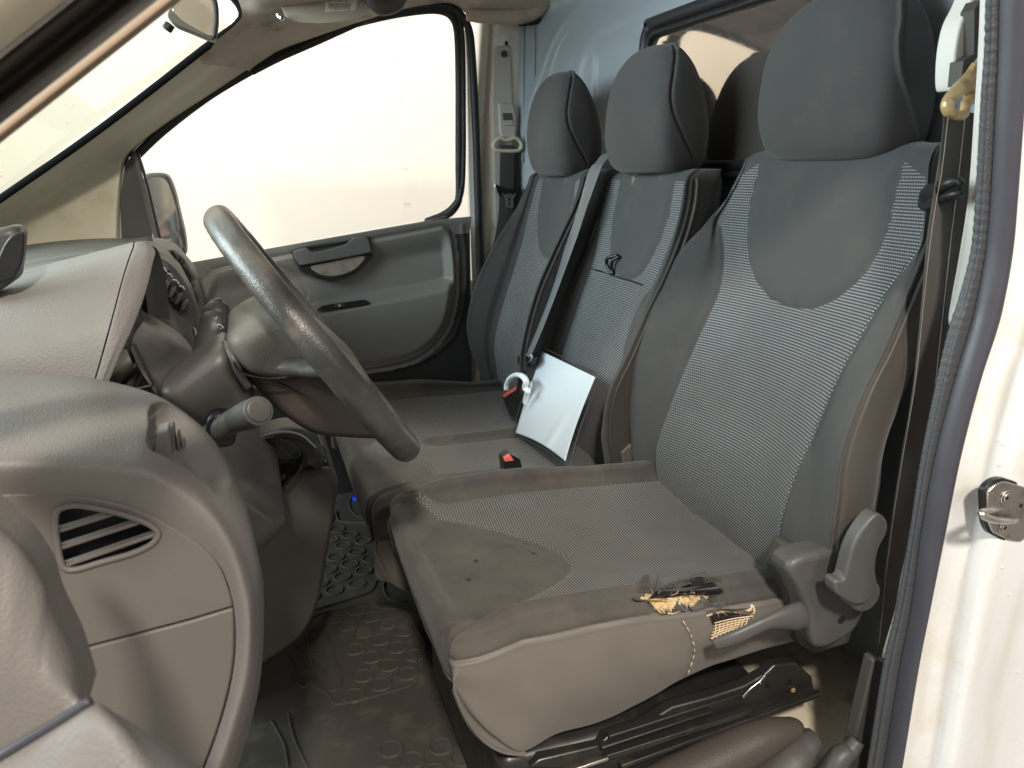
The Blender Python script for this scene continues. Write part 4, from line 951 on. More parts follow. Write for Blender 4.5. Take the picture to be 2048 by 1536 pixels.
# hidden shell behind the end pad so no light leaks through
pillow('dash_core',PX([(-260,1010),(150,1010),(300,1050),(400,1110),(450,1200),(460,1300),(430,1450),(360,1700),(-260,1700)],.86),.76,.98,M['dark'],da,rnd=.02)
# lower dash beyond the column
pillow('knee_panel',PX([(120,770),(230,760),(300,700),(330,760),(420,830),(490,880),(520,905),(558,935),(545,960),(488,1003),(440,960),(300,900),(150,900)],1.25),1.02,1.50,M['cons'],da,rnd=.03)
# surfaces between binnacle and centre stack
rows=[[P(a,b,Y=y) for a,b,y in r] for r in (
 [(235,640,1.30),(285,562,1.36),(303,556,1.40),(300,512,1.44),(303,506,1.46),(306,492,1.52),(305,478,1.62),(300,474,1.75),(290,480,1.9)],
 [(250,690,1.28),(305,600,1.35),(330,592,1.40),(338,532,1.44),(342,526,1.46),(346,512,1.52),(340,490,1.62),(345,484,1.75),(340,492,1.9)],
 [(262,720,1.27),(322,636,1.35),(353,628,1.40),(368,570,1.44),(371,562,1.46),(372,545,1.52),(368,515,1.62),(376,516,1.75),(372,520,1.9)],
 [(275,750,1.26),(345,672,1.34),(372,668,1.40),(386,612,1.44),(389,604,1.46),(392,590,1.52),(391,555,1.62),(398,566,1.75),(394,570,1.9)],
 [(290,775,1.25),(365,705,1.33),(392,705,1.40),(399,660,1.44),(402,655,1.46),(404,640,1.52),(404,605,1.62),(410,625,1.75),(406,630,1.9)],
 [(310,800,1.24),(385,745,1.32),(402,745,1.40),(406,715,1.44),(408,712,1.46),(411,700,1.52),(411,670,1.62),(414,700,1.75),(410,700,1.9)],
 [(340,830,1.24),(400,790,1.32),(410,790,1.40),(414,770,1.44),(415,770,1.46),(417,760,1.52),(417,740,1.62),(418,780,1.75),(414,780,1.9)])]
cs=grid('centre_stack',resampk(rows,8,10),M['dash'],da)
V=verts(cs); px_,py_=proj(V)
hol=[(300,520),(312,512),(340,540),(366,585),(377,625),(368,632),(335,600),(303,560)]
Sd=sdf_poly(px_,py_,hol); hol2=[(386,648),(394,655),(402,690),(396,692)]; Sd2=sdf_poly(px_,py_,hol2)
sl3=[(338,502),(350,503),(372,522),(392,560),(404,610),(409,655),(400,620),(384,570),(362,530)]; Sd3=sdf_poly(px_,py_,sl3)
V2=V+np.array([-.8,.2,-.35])*(.03*ss(1,-4,Sd)+.02*ss(1,-3,Sd2)+.02*ss(1,-4,Sd3))[:,None]
cs.data.vertices.foreach_set('co',(V2-np.array(wloc(cs))).ravel()); cs.data.update()
cs.data.materials.append(M['black']); 
cf_=np.array([[np.mean([px_[v] for v in p.vertices]),np.mean([py_[v] for v in p.vertices])] for p in cs.data.polygons])
mi=((sdf_poly(cf_[:,0],cf_[:,1],hol)<-1)|(sdf_poly(cf_[:,0],cf_[:,1],hol2)<-1)|(sdf_poly(cf_[:,0],cf_[:,1],sl3)<-1)).astype(int)
cs.data.polygons.foreach_set('material_index',mi)
for k in range(6):
    x0=308+k*12; y0=548+k*12.5
    tube('vent_blade',[P(x0-4,y0+10,Y=1.398),P(x0+1,y0-4,Y=1.41),P(x0+5,y0-14+k*.6,Y=1.425)],[.003,.0055,.0035],M['hood'],cs,n=12,k=8,flat=.45)
    if k<5: tube('vent_wheel',[P(x0+2,y0-26,Y=1.43),P(x0+9,y0-24,Y=1.43),P(x0+13,y0-17,Y=1.43)],.002,M['chrome'],cs,n=10,k=6)
tube('vent_frame',[P(a,b,Y=1.42) for a,b in [(300,520),(325,545),(350,580),(372,622)]],.0018,M['mid'],cs,n=24,k=6)
for k in range(3): tube('vent_blade',[P(388+k*3,655+k*11,Y=1.42),P(393+k*3,668+k*9,Y=1.42)],.002,M['greyt'],cs,n=6,k=6)
# surround of the cluster (brown arc in front of the column)
rows=[[P(a,b,Y=y) for a,b,y in r] for r in (
 [(262,700,1.05),(268,672,1.10),(284,646,1.18),(288,640,1.24),(280,620,1.27)],
 [(280,740,1.04),(300,715,1.10),(318,668,1.18),(322,652,1.24),(318,640,1.27)],
 [(300,770,1.03),(325,745,1.10),(355,700,1.18),(360,676,1.24),(356,665,1.27)],
 [(320,800,1.02),(345,775,1.10),(378,735,1.18),(388,708,1.24),(386,700,1.27)],
 [(340,830,1.01),(365,810,1.10),(396,768,1.18),(402,748,1.24),(404,742,1.27)])]
grid('cluster_surround',resampk(rows,8,8),M['dash_lo'],da)
# passenger side dash top
rows=[[P(a,b,Y=y) for a,b,y in r] for r in (
 [(-260,560,2.22),(-260,575,2.1),(-260,600,2.0),(-260,618,1.95),(-260,650,1.9),(-260,720,1.7)],
 [(0,500,2.22),(0,507,2.12),(0,530,2.0),(0,536,1.96),(0,562,1.92),(0,620,1.7)],
 [(60,489,2.22),(60,497,2.12),(60,514,2.0),(60,522,1.96),(60,545,1.92),(60,600,1.7)],
 [(130,481,2.22),(130,488,2.12),(130,502,2.0),(130,510,1.96),(130,530,1.92),(130,580,1.7)],
 [(200,477,2.22),(200,482,2.12),(200,495,2.0),(200,501,1.96),(200,522,1.92),(210,570,1.7)],
 [(260,476,2.22),(260,480,2.12),(260,490,2.0),(262,496,1.96),(270,512,1.92),(280,550,1.7)],
 [(305,474,2.22),(310,478,2.12),(315,485,2.0),(318,490,1.96),(320,500,1.92),(330,540,1.75)],
 [(345,486,2.22),(352,494,2.12),(356,500,2.0),(358,505,1.96),(360,515,1.92),(365,560,1.8)],
 [(380,522,2.22),(388,530,2.12),(390,540,2.0),(392,545,1.96),(394,555,1.92),(395,600,1.85)],
 [(402,570,2.22),(408,580,2.12),(410,590,2.0),(411,595,1.96),(412,610,1.92),(412,650,1.88)],
 [(414,650,2.22),(418,660,2.12),(420,680,2.0),(420,690,1.96),(420,700,1.92),(420,740,1.9)],
 [(420,760,2.22),(424,780,2.12),(424,800,2.0),(424,810,1.96),(424,820,1.92),(424,840,1.9)])]
grid('passenger_dash_top',resampk(rows,8,8),M['mid'],da)
tube('dash_edge_line',[P(a,b,Y=1.97) for a,b in [(-100,540),(0,533),(60,521),(130,509),(200,500),(262,494)]],.0022,M['black'],da,n=40,k=6)
# black rounded pod at the left edge of the dash
pillow('demister_pod',PX([(-40,470),(0,456),(26,450),(40,452),(48,463),(47,490),(42,530),(30,560),(-40,590)],1.02),1.0,1.045,M['dark'],da,rnd=.012)
plate('pod_face',cr(PX([(8,488),(24,470),(46,464),(48,490),(42,530),(20,560),(-12,560),(-6,520)],.995),40,True),[],(0,.006,0),M['black'],da,bev=.002)
# centre console with gear lever housing
co=pillow('centre_console',PX([(430,1000),(490,1000),(530,965),(565,945),(620,940),(655,938),(672,947),(677,965),(672,1010),(655,1110),(638,1200),(600,1275),(520,1335),(470,1400),(400,1400),(400,1000)],1.34),1.33,1.66,M['cons'],da,rnd=.022)
tube('console_trim_line',PX([(488,1004),(520,985),(545,972)],1.325),.002,M['spoke'],da,n=12,k=6)
plate('gear_opening',rpoly(PX([(590,935),(602,928),(655,925),(662,935),(655,946),(598,950)],1.36),.004),[],(0,.10,0),M['black'],da,bev=.003)
# ---- gear lever
gl=thing('gear_lever','dark moulded gear lever knob on the console under the wheel','gear lever',tuple(P(620,930,Y=1.4)))
pillow('gear_knob',PX([(506,884),(520,868),(548,857),(580,852),(608,858),(632,875),(645,900),(646,925),(636,938),(625,925),(600,918),(570,926),(550,920),(535,905)],1.36),1.34,1.43,M['dark'],gl,rnd=.022)
plate('knob_inset',PX([(512,882),(535,876),(560,874),(600,880),(625,898),(630,915),(600,924),(572,922),(548,916),(530,900)],1.337),[],(0,.006,0),M['black'],gl,bev=.002)
tube('knob_ring',PX([(560,878),(585,888),(600,905),(590,915),(572,905),(560,890)],1.334),.0015,M['mid'],gl,n=30,k=6)
tube('knob_ring',PX([(508,880),(540,868),(575,864),(605,872),(632,895)],1.336),.002,M['greyt'],gl,n=30,k=6)
plate('gear_boot',PX([(604,925),(612,915),(640,918),(652,930),(648,946),(606,948)],1.37),[],(0,.05,0),M['mid'],gl,bev=.004)
tube('gear_collar',PX([(612,905),(622,918),(632,926),(640,930)],1.38),[.022,.024,.02],M['dark'],gl,n=16,k=14)
ga=thing('gaiter_lever','glossy black lever piece pointing down beside the gear lever','lever',tuple(P(570,960,Y=1.32)))
tube('lever_arm',PX([(612,925),(590,945),(570,965),(556,978)],1.315),[.010,.012,.012,.009],M['black'],ga,n=30,k=12,flat=.6)
tube('lever_rim',PX([(604,930),(590,955),(572,975),(558,984),(548,976),(570,950)],1.305),.003,M['dark'],ga,n=30,k=8)

# ================================================================ STEERING
stc=thing('steering_column','dark plastic steering column cowl with two stalks','steering column',tuple(P(400,800,Y=1.07)))
pillow('column_cowl',PX([(322,778),(350,752),(395,718),(430,693),(446,688),(458,696),(468,730),(490,765),(508,800),(500,835),(470,862),(430,868),(385,835),(345,805)],1.0),.975,1.10,M['cowl'],stc,rnd=.026)
tube('cowl_rim',[P(a,b,Y=y) for a,b,y in [(440,692,1.06),(452,690,1.0),(464,712,.98),(478,745,.975),(498,775,.975)]],.005,M['cowl'],stc,n=40,k=10)
pillow('column_socket',PX([(412,850),(420,825),(445,818),(470,835),(470,880),(440,890),(418,880)],.97),.955,1.0,M['black'],stc,rnd=.008)
sk=thing('light_stalk','dark indicator stalk with worn round end, nearest the camera','stalk',tuple(P(425,868,Y=.98)))
tube('stalk_arm',PYs([(418,872,.99),(440,858,.965),(465,843,.94),(480,836,.925)]),[.0150,.0145,.0145,.0150],M['mid'],sk,n=40,k=28)
ax=P(524,817,Y=.86)-P(468,841,Y=.925); ax/=np.linalg.norm(ax)
a0=P(474,839,Y=.928); b0_=P(517,822,Y=.868)
tube('stalk_grip',[a0,a0+(b0_-a0)*.3,a0+(b0_-a0)*.7,b0_],[.0150,.0166,.0172,.0165],M['seatpl'],sk,n=40,k=32)
axc=(b0_-a0)/np.linalg.norm(b0_-a0)
disc('stalk_end_ring',b0_-axc*.001,axc,.0168,.0025,M['mid'],sk,k=40,bev=.001)
disc('stalk_end',b0_+axc*.001,axc,.0135,.0035,M['mid'],sk,k=40,bev=.002)
def text3(name,txt,loc,xax,yax,size,ext,m,parent,label=None):
    cu_=bpy.data.curves.new(name,'FONT'); cu_.body=txt; cu_.size=size; cu_.extrude=ext; cu_.align_x='CENTER'; cu_.align_y='CENTER'; cu_.resolution_u=3
    o=bpy.data.objects.new(name,cu_); COL.objects.link(o); xa=Vector(tuple(xax)).normalized(); za=xa.cross(Vector(tuple(yax))).normalized(); ya=za.cross(xa)
    Mx=Matrix((xa,ya,za)).transposed().to_4x4(); Mx.translation=Vector(tuple(map(float,loc)))
    me=None; bpy.context.view_layer.update(); dg=bpy.context.evaluated_depsgraph_get(); me=bpy.data.meshes.new_from_object(o.evaluated_get(dg)); bpy.data.objects.remove(o)
    me.transform(Matrix.Translation(-wloc(parent))@Mx); o=bpy.data.objects.new(name,me); COL.objects.link(o); o.parent=parent; me.materials.clear(); me.materials.append(m)
    if label: o['label']=label
    return o
wk=thing('wiper_stalk','upright dark wiper stalk with white symbols behind the wheel','stalk',tuple(P(412,720,Y=1.18)))
tube('stalk_arm',PYs([(408,735,1.20),(414,705,1.22),(424,670,1.24),(429,645,1.25),(431,634,1.26)]),[.017,.021,.0225,.022,.0215],M['stalk'],wk,n=40,k=28,flat=.8)
tube('stalk_cap',PYs([(431,632,1.26),(433,618,1.265),(434,608,1.27),(435,600,1.27),(435,597,1.27)]),[.0218,.021,.0185,.013,.004],M['stalk'],wk,n=30,k=28,flat=.8)
fx=P(440,650,Y=1.22)
tube('scale_mark',[P(a,b,Y=1.225) for a,b in [(432,650),(438,649),(444,652),(448,657)]],.0006,M['print'],wk,n=10,k=5)
tube('drop_mark',[P(a,b,Y=1.222) for a,b in [(438,668),(436,672),(438,675),(441,672)]],.0005,M['print'],wk,n=14,k=5,closed=True)
tube('wiper_mark',[P(a,b,Y=1.222) for a,b in [(428,635),(432,638),(434,633)]],.0005,M['print'],wk,n=8,k=5)
tube('dot_mark',[P(a,b,Y=1.222) for a,b in [(434,653),(436,653.4)]],.0006,M['print'],wk,n=4,k=5)
tube('dot_mark',[P(a,b,Y=1.222) for a,b in [(441,656),(443,656.8)]],.0006,M['print'],wk,n=4,k=5)
# steering wheel
C0=np.array([.080,1.07,.757]); nW=np.array([.823,0,.568]); nW=nW/np.linalg.norm(nW)
tW=np.array([-.568,0,.823]); bW=np.array([0,1,0.])
tilt=R(1.2); nW=nW*math.cos(tilt)+bW*math.sin(tilt); bW=np.cross(nW,tW)*(-1); bW=bW if bW[1]>0 else -bW
st=thing('steering_wheel','worn dark grey steering wheel seen almost edge-on','steering wheel',tuple(C0))
Rr=.198; G=[]
for a in np.linspace(0,2*math.pi,241)[:-1]:
    c=C0+Rr*(math.cos(a)*tW+math.sin(a)*bW); e=math.cos(a)*tW+math.sin(a)*bW
    G.append([c+e*.0165*math.cos(q)+nW*.0185*math.sin(q) for q in np.linspace(0,2*math.pi,36,endpoint=False)])
G.append(G[0]); rimo=grid('rim',np.array(G),M['wheel'],st,cu=True)
displace(rimo,vnoise(verts(rimo),60,.0006))
pillow('airbag_cover',PX([(453,688),(460,668),(500,641),(545,629),(590,643),(640,672),(690,712),(740,760),(735,785),(690,772),(620,742),(560,754),(500,747),(470,726)],.98),.965,1.185,M['bag'],st,rnd=.03)
pillow('spoke_cover',PX([(466,716),(500,738),(560,742),(620,728),(690,765),(748,785),(790,840),(812,882),(770,888),(700,886),(640,880),(600,862),(556,830),(498,770)],1.0),1.0,1.15,M['spoke'],st,rnd=.035)
tube('spoke',[P(560,735,Y=1.0),P(600,733,Y=.96),P(628,738,Y=.92),C0-bW*Rr],[.028,.020,.016,.015],M['wheel'],st,n=30,k=18,flat=.6)
tube('spoke',[C0+bW*.09-nW*.03,C0+bW*.13-nW*.015,C0+bW*Rr],[.026,.018,.014],M['wheel'],st,n=24,k=18,flat=.6)
tube('spoke',[C0-tW*.09-nW*.04,C0-tW*.14-nW*.02,C0-tW*Rr],[.035,.030,.018],M['spoke'],st,n=24,k=18,flat=.6)
tube('cover_seam',[P(a,b,Y=.962) for a,b in [(466,722),(480,742),(502,752),(540,757),(580,753),(612,744)]],.0016,M['black'],st,n=40,k=6)

# ================================================================ FLOOR MAT
fm=thing('floor_mat','dark rubber floor mat with raised rings and a script name','floor mat',(.15,1.55,0))
plate('mat_sheet',rpoly([(-.45,.74,0),(.60,.74,0),(.60,2.30,0),(-.45,2.30,0)],.03),[],(0,0,-.006),M['mat'],fm)
def fl(pts): return [(a,b,.001) for a,b in pts]
def Zp(X,Y): q=P(500+X/2.62,950+Y/2.62,Z=0); return (q[0],q[1])
o1=[Zp(*q) for q in [(440,215),(460,240),(520,250),(610,255),(640,290),(690,400),(725,500),(700,520),(660,560),(640,605),(560,640),(290,720),(250,700)]]
o2=[Zp(*q) for q in [(330,745),(500,700),(635,665),(680,700),(800,710),(850,770),(890,840),(920,895),(905,930),(872,980),(872,1050),(850,1100),(640,1165),(460,1205),(430,1190),(410,1150),(340,1110),(325,1000),(300,850)]]
o3=[Zp(*q) for q in [(285,860),(320,825),(390,820),(430,900),(470,1020),(480,1100),(430,1135),(360,1110),(320,1000)]]
o4=[Zp(*q) for q in [(830,560),(780,520),(720,545),(700,590),(730,650),(820,668)]]
o5=[Zp(*q) for q in [(1040,960),(980,945),(950,985),(960,1060),(1010,1120),(1060,1165)]]
o6=[Zp(*q) for q in [(590,90),(540,110),(520,160),(560,215),(640,225)]]
o8=[Zp(*q) for q in [(110,1290),(140,1340),(180,1420),(200,1536)]]
o9=[Zp(*q) for q in [(200,1250),(230,1380),(300,1536)]]
o7=[Zp(*q) for q in [(190,930),(240,1000),(235,1080),(290,1110),(300,1010),(270,920),(210,880)]]
for pts,cl,rr in ((o1,True,.0035),(o2,True,.0035),(o3,True,.0025),(o4,False,.0035),(o5,False,.0035),(o6,False,.003),(o7,False,.003),(o8,False,.003),(o9,False,.003)):
    tube('raised_edge',[(a,b,.0005) for a,b in pts],rr,M['mat'],fm,n=90,k=8,closed=cl)
ring=None
def ringmesh():
    V=[];Fc=[]; N=24
    for r,z in ((.0228,0),(.0212,.0028),(.0196,.0030),(.0178,0)):
        for k in range(N): a=k*2*math.pi/N; V.append((r*math.cos(a),r*math.sin(a),z))
    for j in range(3):
        for k in range(N): Fc.append((j*N+k,j*N+(k+1)%N,(j+1)*N+(k+1)%N,(j+1)*N+k))
    me=bpy.data.meshes.new('raised_ring'); me.from_pydata(V,[],Fc); me.polygons.foreach_set('use_smooth',[True]*len(Fc)); me.materials.append(M['mat']); return me
rm=ringmesh()
def inpoly(x,y,p,marg=-.012): return sdf_poly(np.array([x]),np.array([y]),p)[0]<marg
va=np.array([-.0258,-.0590]); vb=np.array([.0293,-.0480])
oo1=np.array([.205,1.884]); va2=np.array([-.0262,-.0555]); vb2=np.array([.0295,-.0390]); oo2=np.array([.198,1.468]); oo3=np.array([.25,1.02])
wl_=np.array(wloc(fm))
for org,A,B,poly in ((oo1,va,vb,o1),(oo2,va2,vb2,o2),(oo3,va2,vb2,[(.10,.80),(.30,.80),(.30,1.16),(.10,1.16)])):
    for i in range(-9,10):
        for j in range(-9,10):
            q=org+A*i+B*j
            if inpoly(q[0],q[1],poly) and not inpoly(q[0],q[1],o3,.02):
                o=bpy.data.objects.new('raised_ring',rm); COL.objects.link(o); o.parent=fm; o.location=(q[0]-wl_[0],q[1]-wl_[1],.0002-wl_[2])
text3('script_name','Parker',(.075,1.445,.0012),(.03,-.10,0),(.1,.03,0),.062,.0012,M['mat'],fm)
for k in range(6): tube('rib',[(-.14+.012*k,1.16,.001),(-.09+.012*k,1.02,.001)],.002,M['mat'],fm,n=2,k=6)
cp=thing('blue_cap','small bright blue plastic cap on the mat under the bench','cap',tuple(P(714,1003,Z=.0)))
pb=P(716,1000,Z=.01); disc('cap_body',pb,(0,0,1),.017,.012,M['blue'],cp,k=24,bev=.003); disc('cap_knob',P(712,975,Z=.015)+[0,.02,0],(0,0,1),.008,.02,M['blue'],cp,k=16,bev=.002)

# ================================================================ BELTS
pb_=thing('passenger_belt','black belt hanging on the far door pillar with chrome tongue','seat belt',tuple(P(1015,290,Y=2.30)))
adj=plate('height_adjuster',rpoly(PX([(997,205),(1026,207),(1034,235),(1032,270),(1027,281),(1006,279),(1000,262),(999,230)],2.312),.006),[],(0,.016,0),M['greyt'],pb_,bev=.005,seg=4)
plate('adjuster_window',rpoly(PX([(1005,226),(1024,226),(1028,252),(1008,252)],2.3105),.003),[],(0,.003,0),M['mid'],adj,bev=.001)
plate('adjuster_button',rpoly(PX([(1006,241),(1025,240),(1028,251),(1008,252)],2.3085),.002),[],(0,.003,0),M['greyt'],adj,bev=.001)
tube('d_ring',PX([(1000,276),(988,286),(988,295),(996,301),(1015,302),(1036,301),(1043,293),(1040,283),(1030,276),(1015,280)],2.308),.006,M['beige'],pb_,n=60,k=10,closed=True)
strap('webbing',PX([(1015,290),(1014,340),(1013,380),(1011,430),(1003,480),(985,540)],2.306),.046,.0016,(1,0,0),M['web'],pb_,n=60)
strap('webbing',PX([(1021,296),(1024,380),(1020,460),(1010,530)],2.316),.046,.0016,(1,0,0),M['web'],pb_,n=40)
tg=plate('belt_tongue',rpoly(PX([(992,368),(1000,372),(1003,378),(1030,378),(1038,374),(1043,376),(1037,390),(1033,394),(1000,392),(996,384)],2.298),.002),[],(0,.008,0),M['black'],pb_,bev=.002)
tube('tongue_rim',PX([(991,368),(990,376),(996,388)],2.296),.0018,M['chrome'],tg,n=14,k=6)
tp=PX([(1004,386),(1010,390),(1015,388),(1021,388),(1026,390),(1032,386),(1030,392),(1026,398),(1027,414),(1023,416),(1015,416),(1013,412),(1012,398)],2.296)
h1=PX([(1017,397),(1022,397),(1023,402),(1017,402)],2.296); h2_=PX([(1017,406),(1023,406),(1023,411),(1018,411)],2.296)
plate('tongue_blade',tp,[h1,h2_],(0,.003,0),M['chrome'],tg,bev=.0006)
mb=thing('middle_belt','grey shoulder belt lying across the middle seat to its tongue','seat belt',tuple(P(1200,320,Y=1.76)))
mp=[(1212,312,1.72,.006),(1196,328,1.73,.004)]
bpts=[]
for a,b,y in [(1215,306,1.74),(1203,322,1.725),(1190,340,1.722),(1170,400,1.72),(1148,468,1.72),(1120,545,1.72),(1092,620,1.72),(1068,680,1.72),(1054,712,1.72)]:
    p1,n1=cast(bf_,a,b); p2,n2=cast(bm_,a,b)
    q=P(a,b,Y=y); best=None
    for p_ in (p1,p2):
        if p_ is not None and np.linalg.norm(p_-np.array([0,0,CH]))<np.linalg.norm(q-np.array([0,0,CH]))+.004:
            v=p_-np.array([0,0,CH]); q=np.array([0,0,CH])+v*(1-.006/np.linalg.norm(v))
    bpts.append(q)
strap('webbing',bpts,.040,.002,[(.35,-.9,.2)]*2+[(.1,-1,0)]*5+[(.0,-1,-.1)],M['web2'],mb,n=80)
bt=plate('belt_tongue',rpoly([P(a,b,X=.625) for a,b in [(1036,712),(1050,708),(1066,714),(1062,728),(1054,735),(1052,752),(1040,750),(1042,735),(1034,724)]],.003),[],(.014,.004,0),M['black'],mb,bev=.002)
tube('tongue_rim',[P(a,b,X=.622) for a,b in [(1053,728),(1060,722),(1064,712),(1060,708)]],.002,M['chrome'],bt,n=14,k=6)
tube('tongue_rim',[P(a,b,X=.622) for a,b in [(1040,713),(1042,710)]],.0015,M['chrome'],bt,n=4,k=6)
tube('buckle_stalk',[P(a,b,X=.60) for a,b in [(1046,745),(1044,765),(1040,785)]],.012,M['black'],mb,n=10,k=10,flat=.5)
plate('belt_exit',rpoly(PX([(1196,318),(1212,322),(1238,318),(1240,336),(1215,340),(1196,336)],1.70),.004),[],(0,.03,0),M['chrome'],mb,bev=.002) if 0 else None
db=thing('driver_belt','black driver belt hanging from its brass ring by the near pillar','seat belt',tuple(P(1920,200,Y=.79)))
cvr=[(1953,-20),(1940,8),(1922,45),(1911,95),(1907,150),(1909,178),(1914,182),(1925,160),(1929,122),(1945,108),(1950,60),(1962,-20)]
plate('belt_cover',cr(PX(cvr,.80),50,True),[],(0,.03,0),M['trimw'],db,bev=.008,seg=4)
plate('cover_inside',PX([(1949,20),(1960,0),(1958,110),(1930,150),(1922,172),(1927,122),(1948,108)],.785),[],(0,.02,0),M['dark'],db)
tube('d_ring',PYs([(1952,128,.775),(1935,160,.775),(1910,186,.765),(1896,206,.76),(1898,222,.76),(1915,232,.765),(1928,228,.77),(1932,208,.775),(1945,196,.78),(1955,185,.785)]),[.005,.008,.009,.008,.008,.007,.006,.006,.007,.006],M['brass'],db,n=70,k=14)
plate('ring_plate',PYs([(1953,128,.78),(1940,150,.78),(1925,180,.78),(1932,200,.78),(1956,190,.78)]),[],(0,.004,0),M['brass'],db,bev=.001)
strap('webbing',[(P(a,b,Y=y)) for a,b,y in [(1914,225,.765),(1906,300,.757),(1893,384,.748),(1880,470,.742),(1868,600,.738),(1850,768,.738),(1822,930,.74),(1797,1100,.742),(1776,1290,.745)]],.044,.0016,[(1,.1,0)]*8,M['web'],db,n=90)
strap('webbing',[(P(a,b,Y=y)) for a,b,y in [(1937,225,.785),(1925,384,.775),(1906,600,.762),(1882,768,.757),(1852,930,.757),(1824,1100,.758),(1800,1290,.758)]],.044,.0016,[(1,.22,0)]*6,M['web'],db,n=90)
for lst in ([(1896,235),(1884,340),(1873,400),(1860,490),(1848,600),(1830,768),(1803,930),(1778,1100),(1758,1290)],[(1930,235),(1914,384),(1902,480),(1889,600),(1871,768)]):
    tube('belt_edge',[P(a,b,Y=.722) for a,b in lst],.00045,M['inkd'],db,n=80,k=4)

# ================================================================ DOCUMENT SLEEVE
ds=thing('document_sleeve','blank white sheet in clear sleeve with hook, leaning on middle seat','document',tuple(P(1110,900,X=.66)))
def dsp(u,v,l=0):
    q=(np.array([1078,696])*(1-u)*(1-v)+np.array([1196,753])*u*(1-v)+np.array([1029,868])*(1-u)*v+np.array([1126,915])*u*v)
    q=q+np.array([8,14])*max(0,u*v)**3 + np.array([0,10])*math.sin(math.pi*u)*v**4*-.5
    X=.665-.075*v+.003*math.sin(math.pi*v)*u+l
    X-=.004*math.exp(-((u-.75+.35*(v-.6))/.06)**2)*ss(.4,.9,v)
    return P(q[0],q[1],X=X)
G=[[dsp(u,v) for u in np.linspace(.02,.965,50)] for v in np.linspace(.02,.985,60)]
grid('paper_sheet',np.array(G),M['paper'],ds,thick=.002)
fg=NT('clear_film'); fg.N.remove(fg.b); tr=fg.n('ShaderNodeBsdfTransparent',{0:(.93,.95,.97,1)}); gg=fg.n('ShaderNodeBsdfGlossy',{0:(1,1,1,1),'Roughness':.25}); fg.L.new(fg.n('ShaderNodeMixShader',{0:.035,1:tr.outputs[0],2:gg.outputs[0]}).outputs[0],fg.out.inputs[0]); M['film']=fg.m
G=[[dsp(u,v,-.002) for u in np.linspace(-.045,1.045,50)] for v in np.linspace(-.025,1.02,60)]
grid('clear_film',np.array(G),M['film'],ds)
ed=[dsp(u,-.025,-.002) for u in np.linspace(-.045,1.045,12)]+[dsp(1.045,v,-.002) for v in np.linspace(.05,1.02,12)]+[dsp(u,1.02,-.002) for u in np.linspace(1.0,-.045,12)]+[dsp(-.045,v,-.002) for v in np.linspace(.95,0,12)]
tube('sleeve_edge',ed,.0009,M['dark'],ds,n=160,k=6,closed=True)
hk=[(1050,810),(1053,790),(1056,782),(1050,776),(1052,762),(1044,752),(1032,750),(1020,757),(1014,768),(1012,780)]
strap('sleeve_hook',[P(a,b,X=.585) for a,b in hk],.011,.002,(0,0,1),M['hookm'],ds,n=60) if 0 else tube('sleeve_hook',[P(a,b,X=.585+.002*i) for i,(a,b) in enumerate(hk[::-1])][::-1],[.004,.006,.007,.0075,.008,.008,.008,.008,.0075,.006],M['hookm'],ds,n=60,k=14,flat=.8,hint=(0,.8,.6) if 0 else None)
plate('hook_tab',rpoly([P(a,b,X=.618) for a,b in [(1052,770),(1062,762),(1063,772),(1054,808),(1044,806)]],.002),[],(.002,0,0),M['hookm'],ds,bev=.0005)

# ================================================================ MIRROR, VISOR, HANDBRAKE
im=thing('interior_mirror','black framed interior mirror hanging at the windscreen top','mirror',tuple(P(400,0,Y=1.45)))
mp_=[(343,22),(372,-20),(420,-22),(431,10),(434,40),(433,76),(426,76),(400,66),(372,48)]
plate('mirror_housing',rpoly([P(a,b,Y=1.452) for a,b in [(332,30),(368,-30),(424,-30),(437,8),(437,45),(431,80),(424,80),(390,66),(350,50)]],.006),[],(0,.035,0),M['mid'],im,bev=.006,seg=3)
plate('mirror_glass',rpoly([P(a,b,Y=1.449) for a,b in [(343,20),(372,-24),(419,-24),(427,8),(428,40),(424,74),(395,60),(365,42)]],.005),[],(0,.003,0),M['mirror'],im,bev=.0005)
tube('mirror_edge',[P(a,b,Y=1.447) for a,b in [(421,-20),(430,8),(432,40),(428,77)]],.004,M['black'],im,n=20,k=8)
disc('mirror_knob',P(341,48,Y=1.46),(-.6,0,-.8),.008,.012,M['black'],im,k=16)
vi=thing('sun_visor','beige folded sun visor with white printed label','sun visor',tuple(P(660,0,Y=1.95)))
vp=[(555,-30),(562,12),(572,36),(592,44),(640,47),(700,42),(725,34),(738,18),(745,-30)]
plate('visor_panel',rpoly([P(a,b,Y=1.95+(b-47)*-.0012) for a,b in vp],.012),[],(.0,.012,.004),M['visor'],vi,bev=.005,seg=3)
def vl(a,b,l=.0015): return P(a,b,Y=1.95+(b-47)*-.0012-l)
plate('visor_label',[vl(651,1),(vl(716,-1)),vl(710,21),vl(650,24)],[],(0,.0006,0),M['label'],vi)
for k in range(15):
    x=657+k*3.0; tube('label_line',[vl(x+.8,7,.0024),vl(x-.3,20 if k%3 else 16,.0024)],.0006,M['inkg'],vi,n=2,k=4)
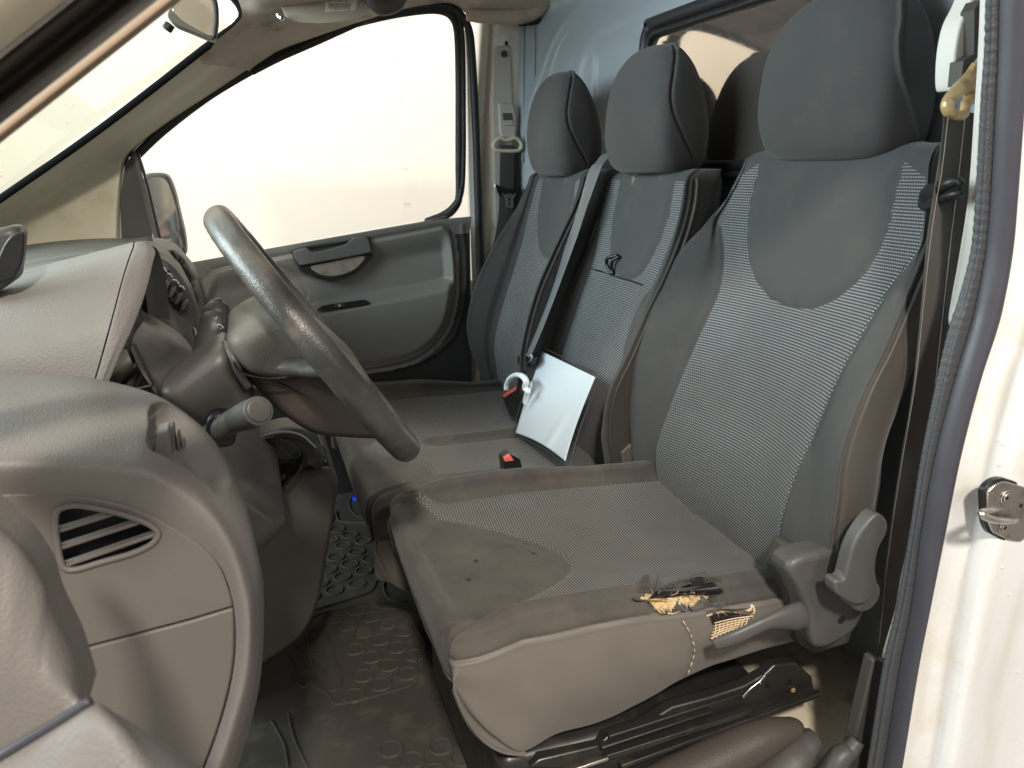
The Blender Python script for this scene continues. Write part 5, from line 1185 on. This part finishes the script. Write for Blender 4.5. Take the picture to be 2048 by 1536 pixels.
tube('label_line',[vl(672,3.3,.0024),vl(696,2.8,.0024)],.0007,M['inkg'],vi,n=2,k=4)
tube('visor_clip',[P(556,28,Y=1.955),P(560,34,Y=1.95),P(566,37,Y=1.945)],.006,M['chrome'],vi,n=8,k=10)
disc('clip_hole',P(564,36,Y=1.938),(0,-1,0),.003,.001,M['black'],vi,k=10,bev=0)
tube('visor_pivot',[P(735,-20,Y=1.98),P(745,2,Y=1.98),P(760,14,Y=1.99),P(790,10,Y=2.0),P(810,-10,Y=2.0)],[.012,.018,.020,.016,.01],M['mid'],vi,n=20,k=12)
hb_=thing('handbrake_lever','dark rounded handbrake grip beside the driver seat near the sill','handbrake',tuple(P(1500,1536,Y=.72)))
tube('brake_grip',PYs([(1180,1650,.73),(1300,1590,.73),(1420,1530,.73),(1520,1480,.73),(1575,1462,.73),(1592,1462,.73)]),[.030,.031,.032,.031,.027,.016],M['spoke'],hb_,n=60,k=24)
tube('brake_sleeve',PYs([(1480,1620,.715),(1560,1530,.715),(1605,1490,.715),(1630,1475,.715)]),[.046,.044,.036,.016],M['dark'],hb_,n=50,k=24,flat=.7)

# ================================================================ BOOTH
wallo=plate('booth_wall',[(-9,4.6,-1),(5,4.6,-1),(5,4.6,5),(-9,4.6,5)],[],(0,.1,0),M['booth'],None); wallo['kind']='structure'
w2=plate('front_wall',[(-3.6,-4,-1),(-3.6,4.6,-1),(-3.6,4.6,5),(-3.6,-4,5)],[],(-.1,0,0),M['booth'],None); w2['kind']='structure'
gf=plate('ground',[(-9,-6,-.62),(5,-6,-.62),(5,4.6,-.62),(-9,4.6,-.62)],[],(0,0,-.1),M['concrete'],None); gf['kind']='structure'
for z in (0.45,.95,1.45): pass
dots=thing('wall_panel_rivets','faint pairs of rivets down a wall panel joint behind the window','rivets',tuple(P(810,300,Y=4.595)))
for k,(a,b) in enumerate([(790,50),(797,50),(792,118),(798,119),(802,196),(799,260),(808,265),(806,337),(814,338),(811,407),(818,408)]): disc('rivet',P(a,b,Y=4.595),(0,-1,0),.004,.003,M['inkg'],dots,k=8,bev=0)
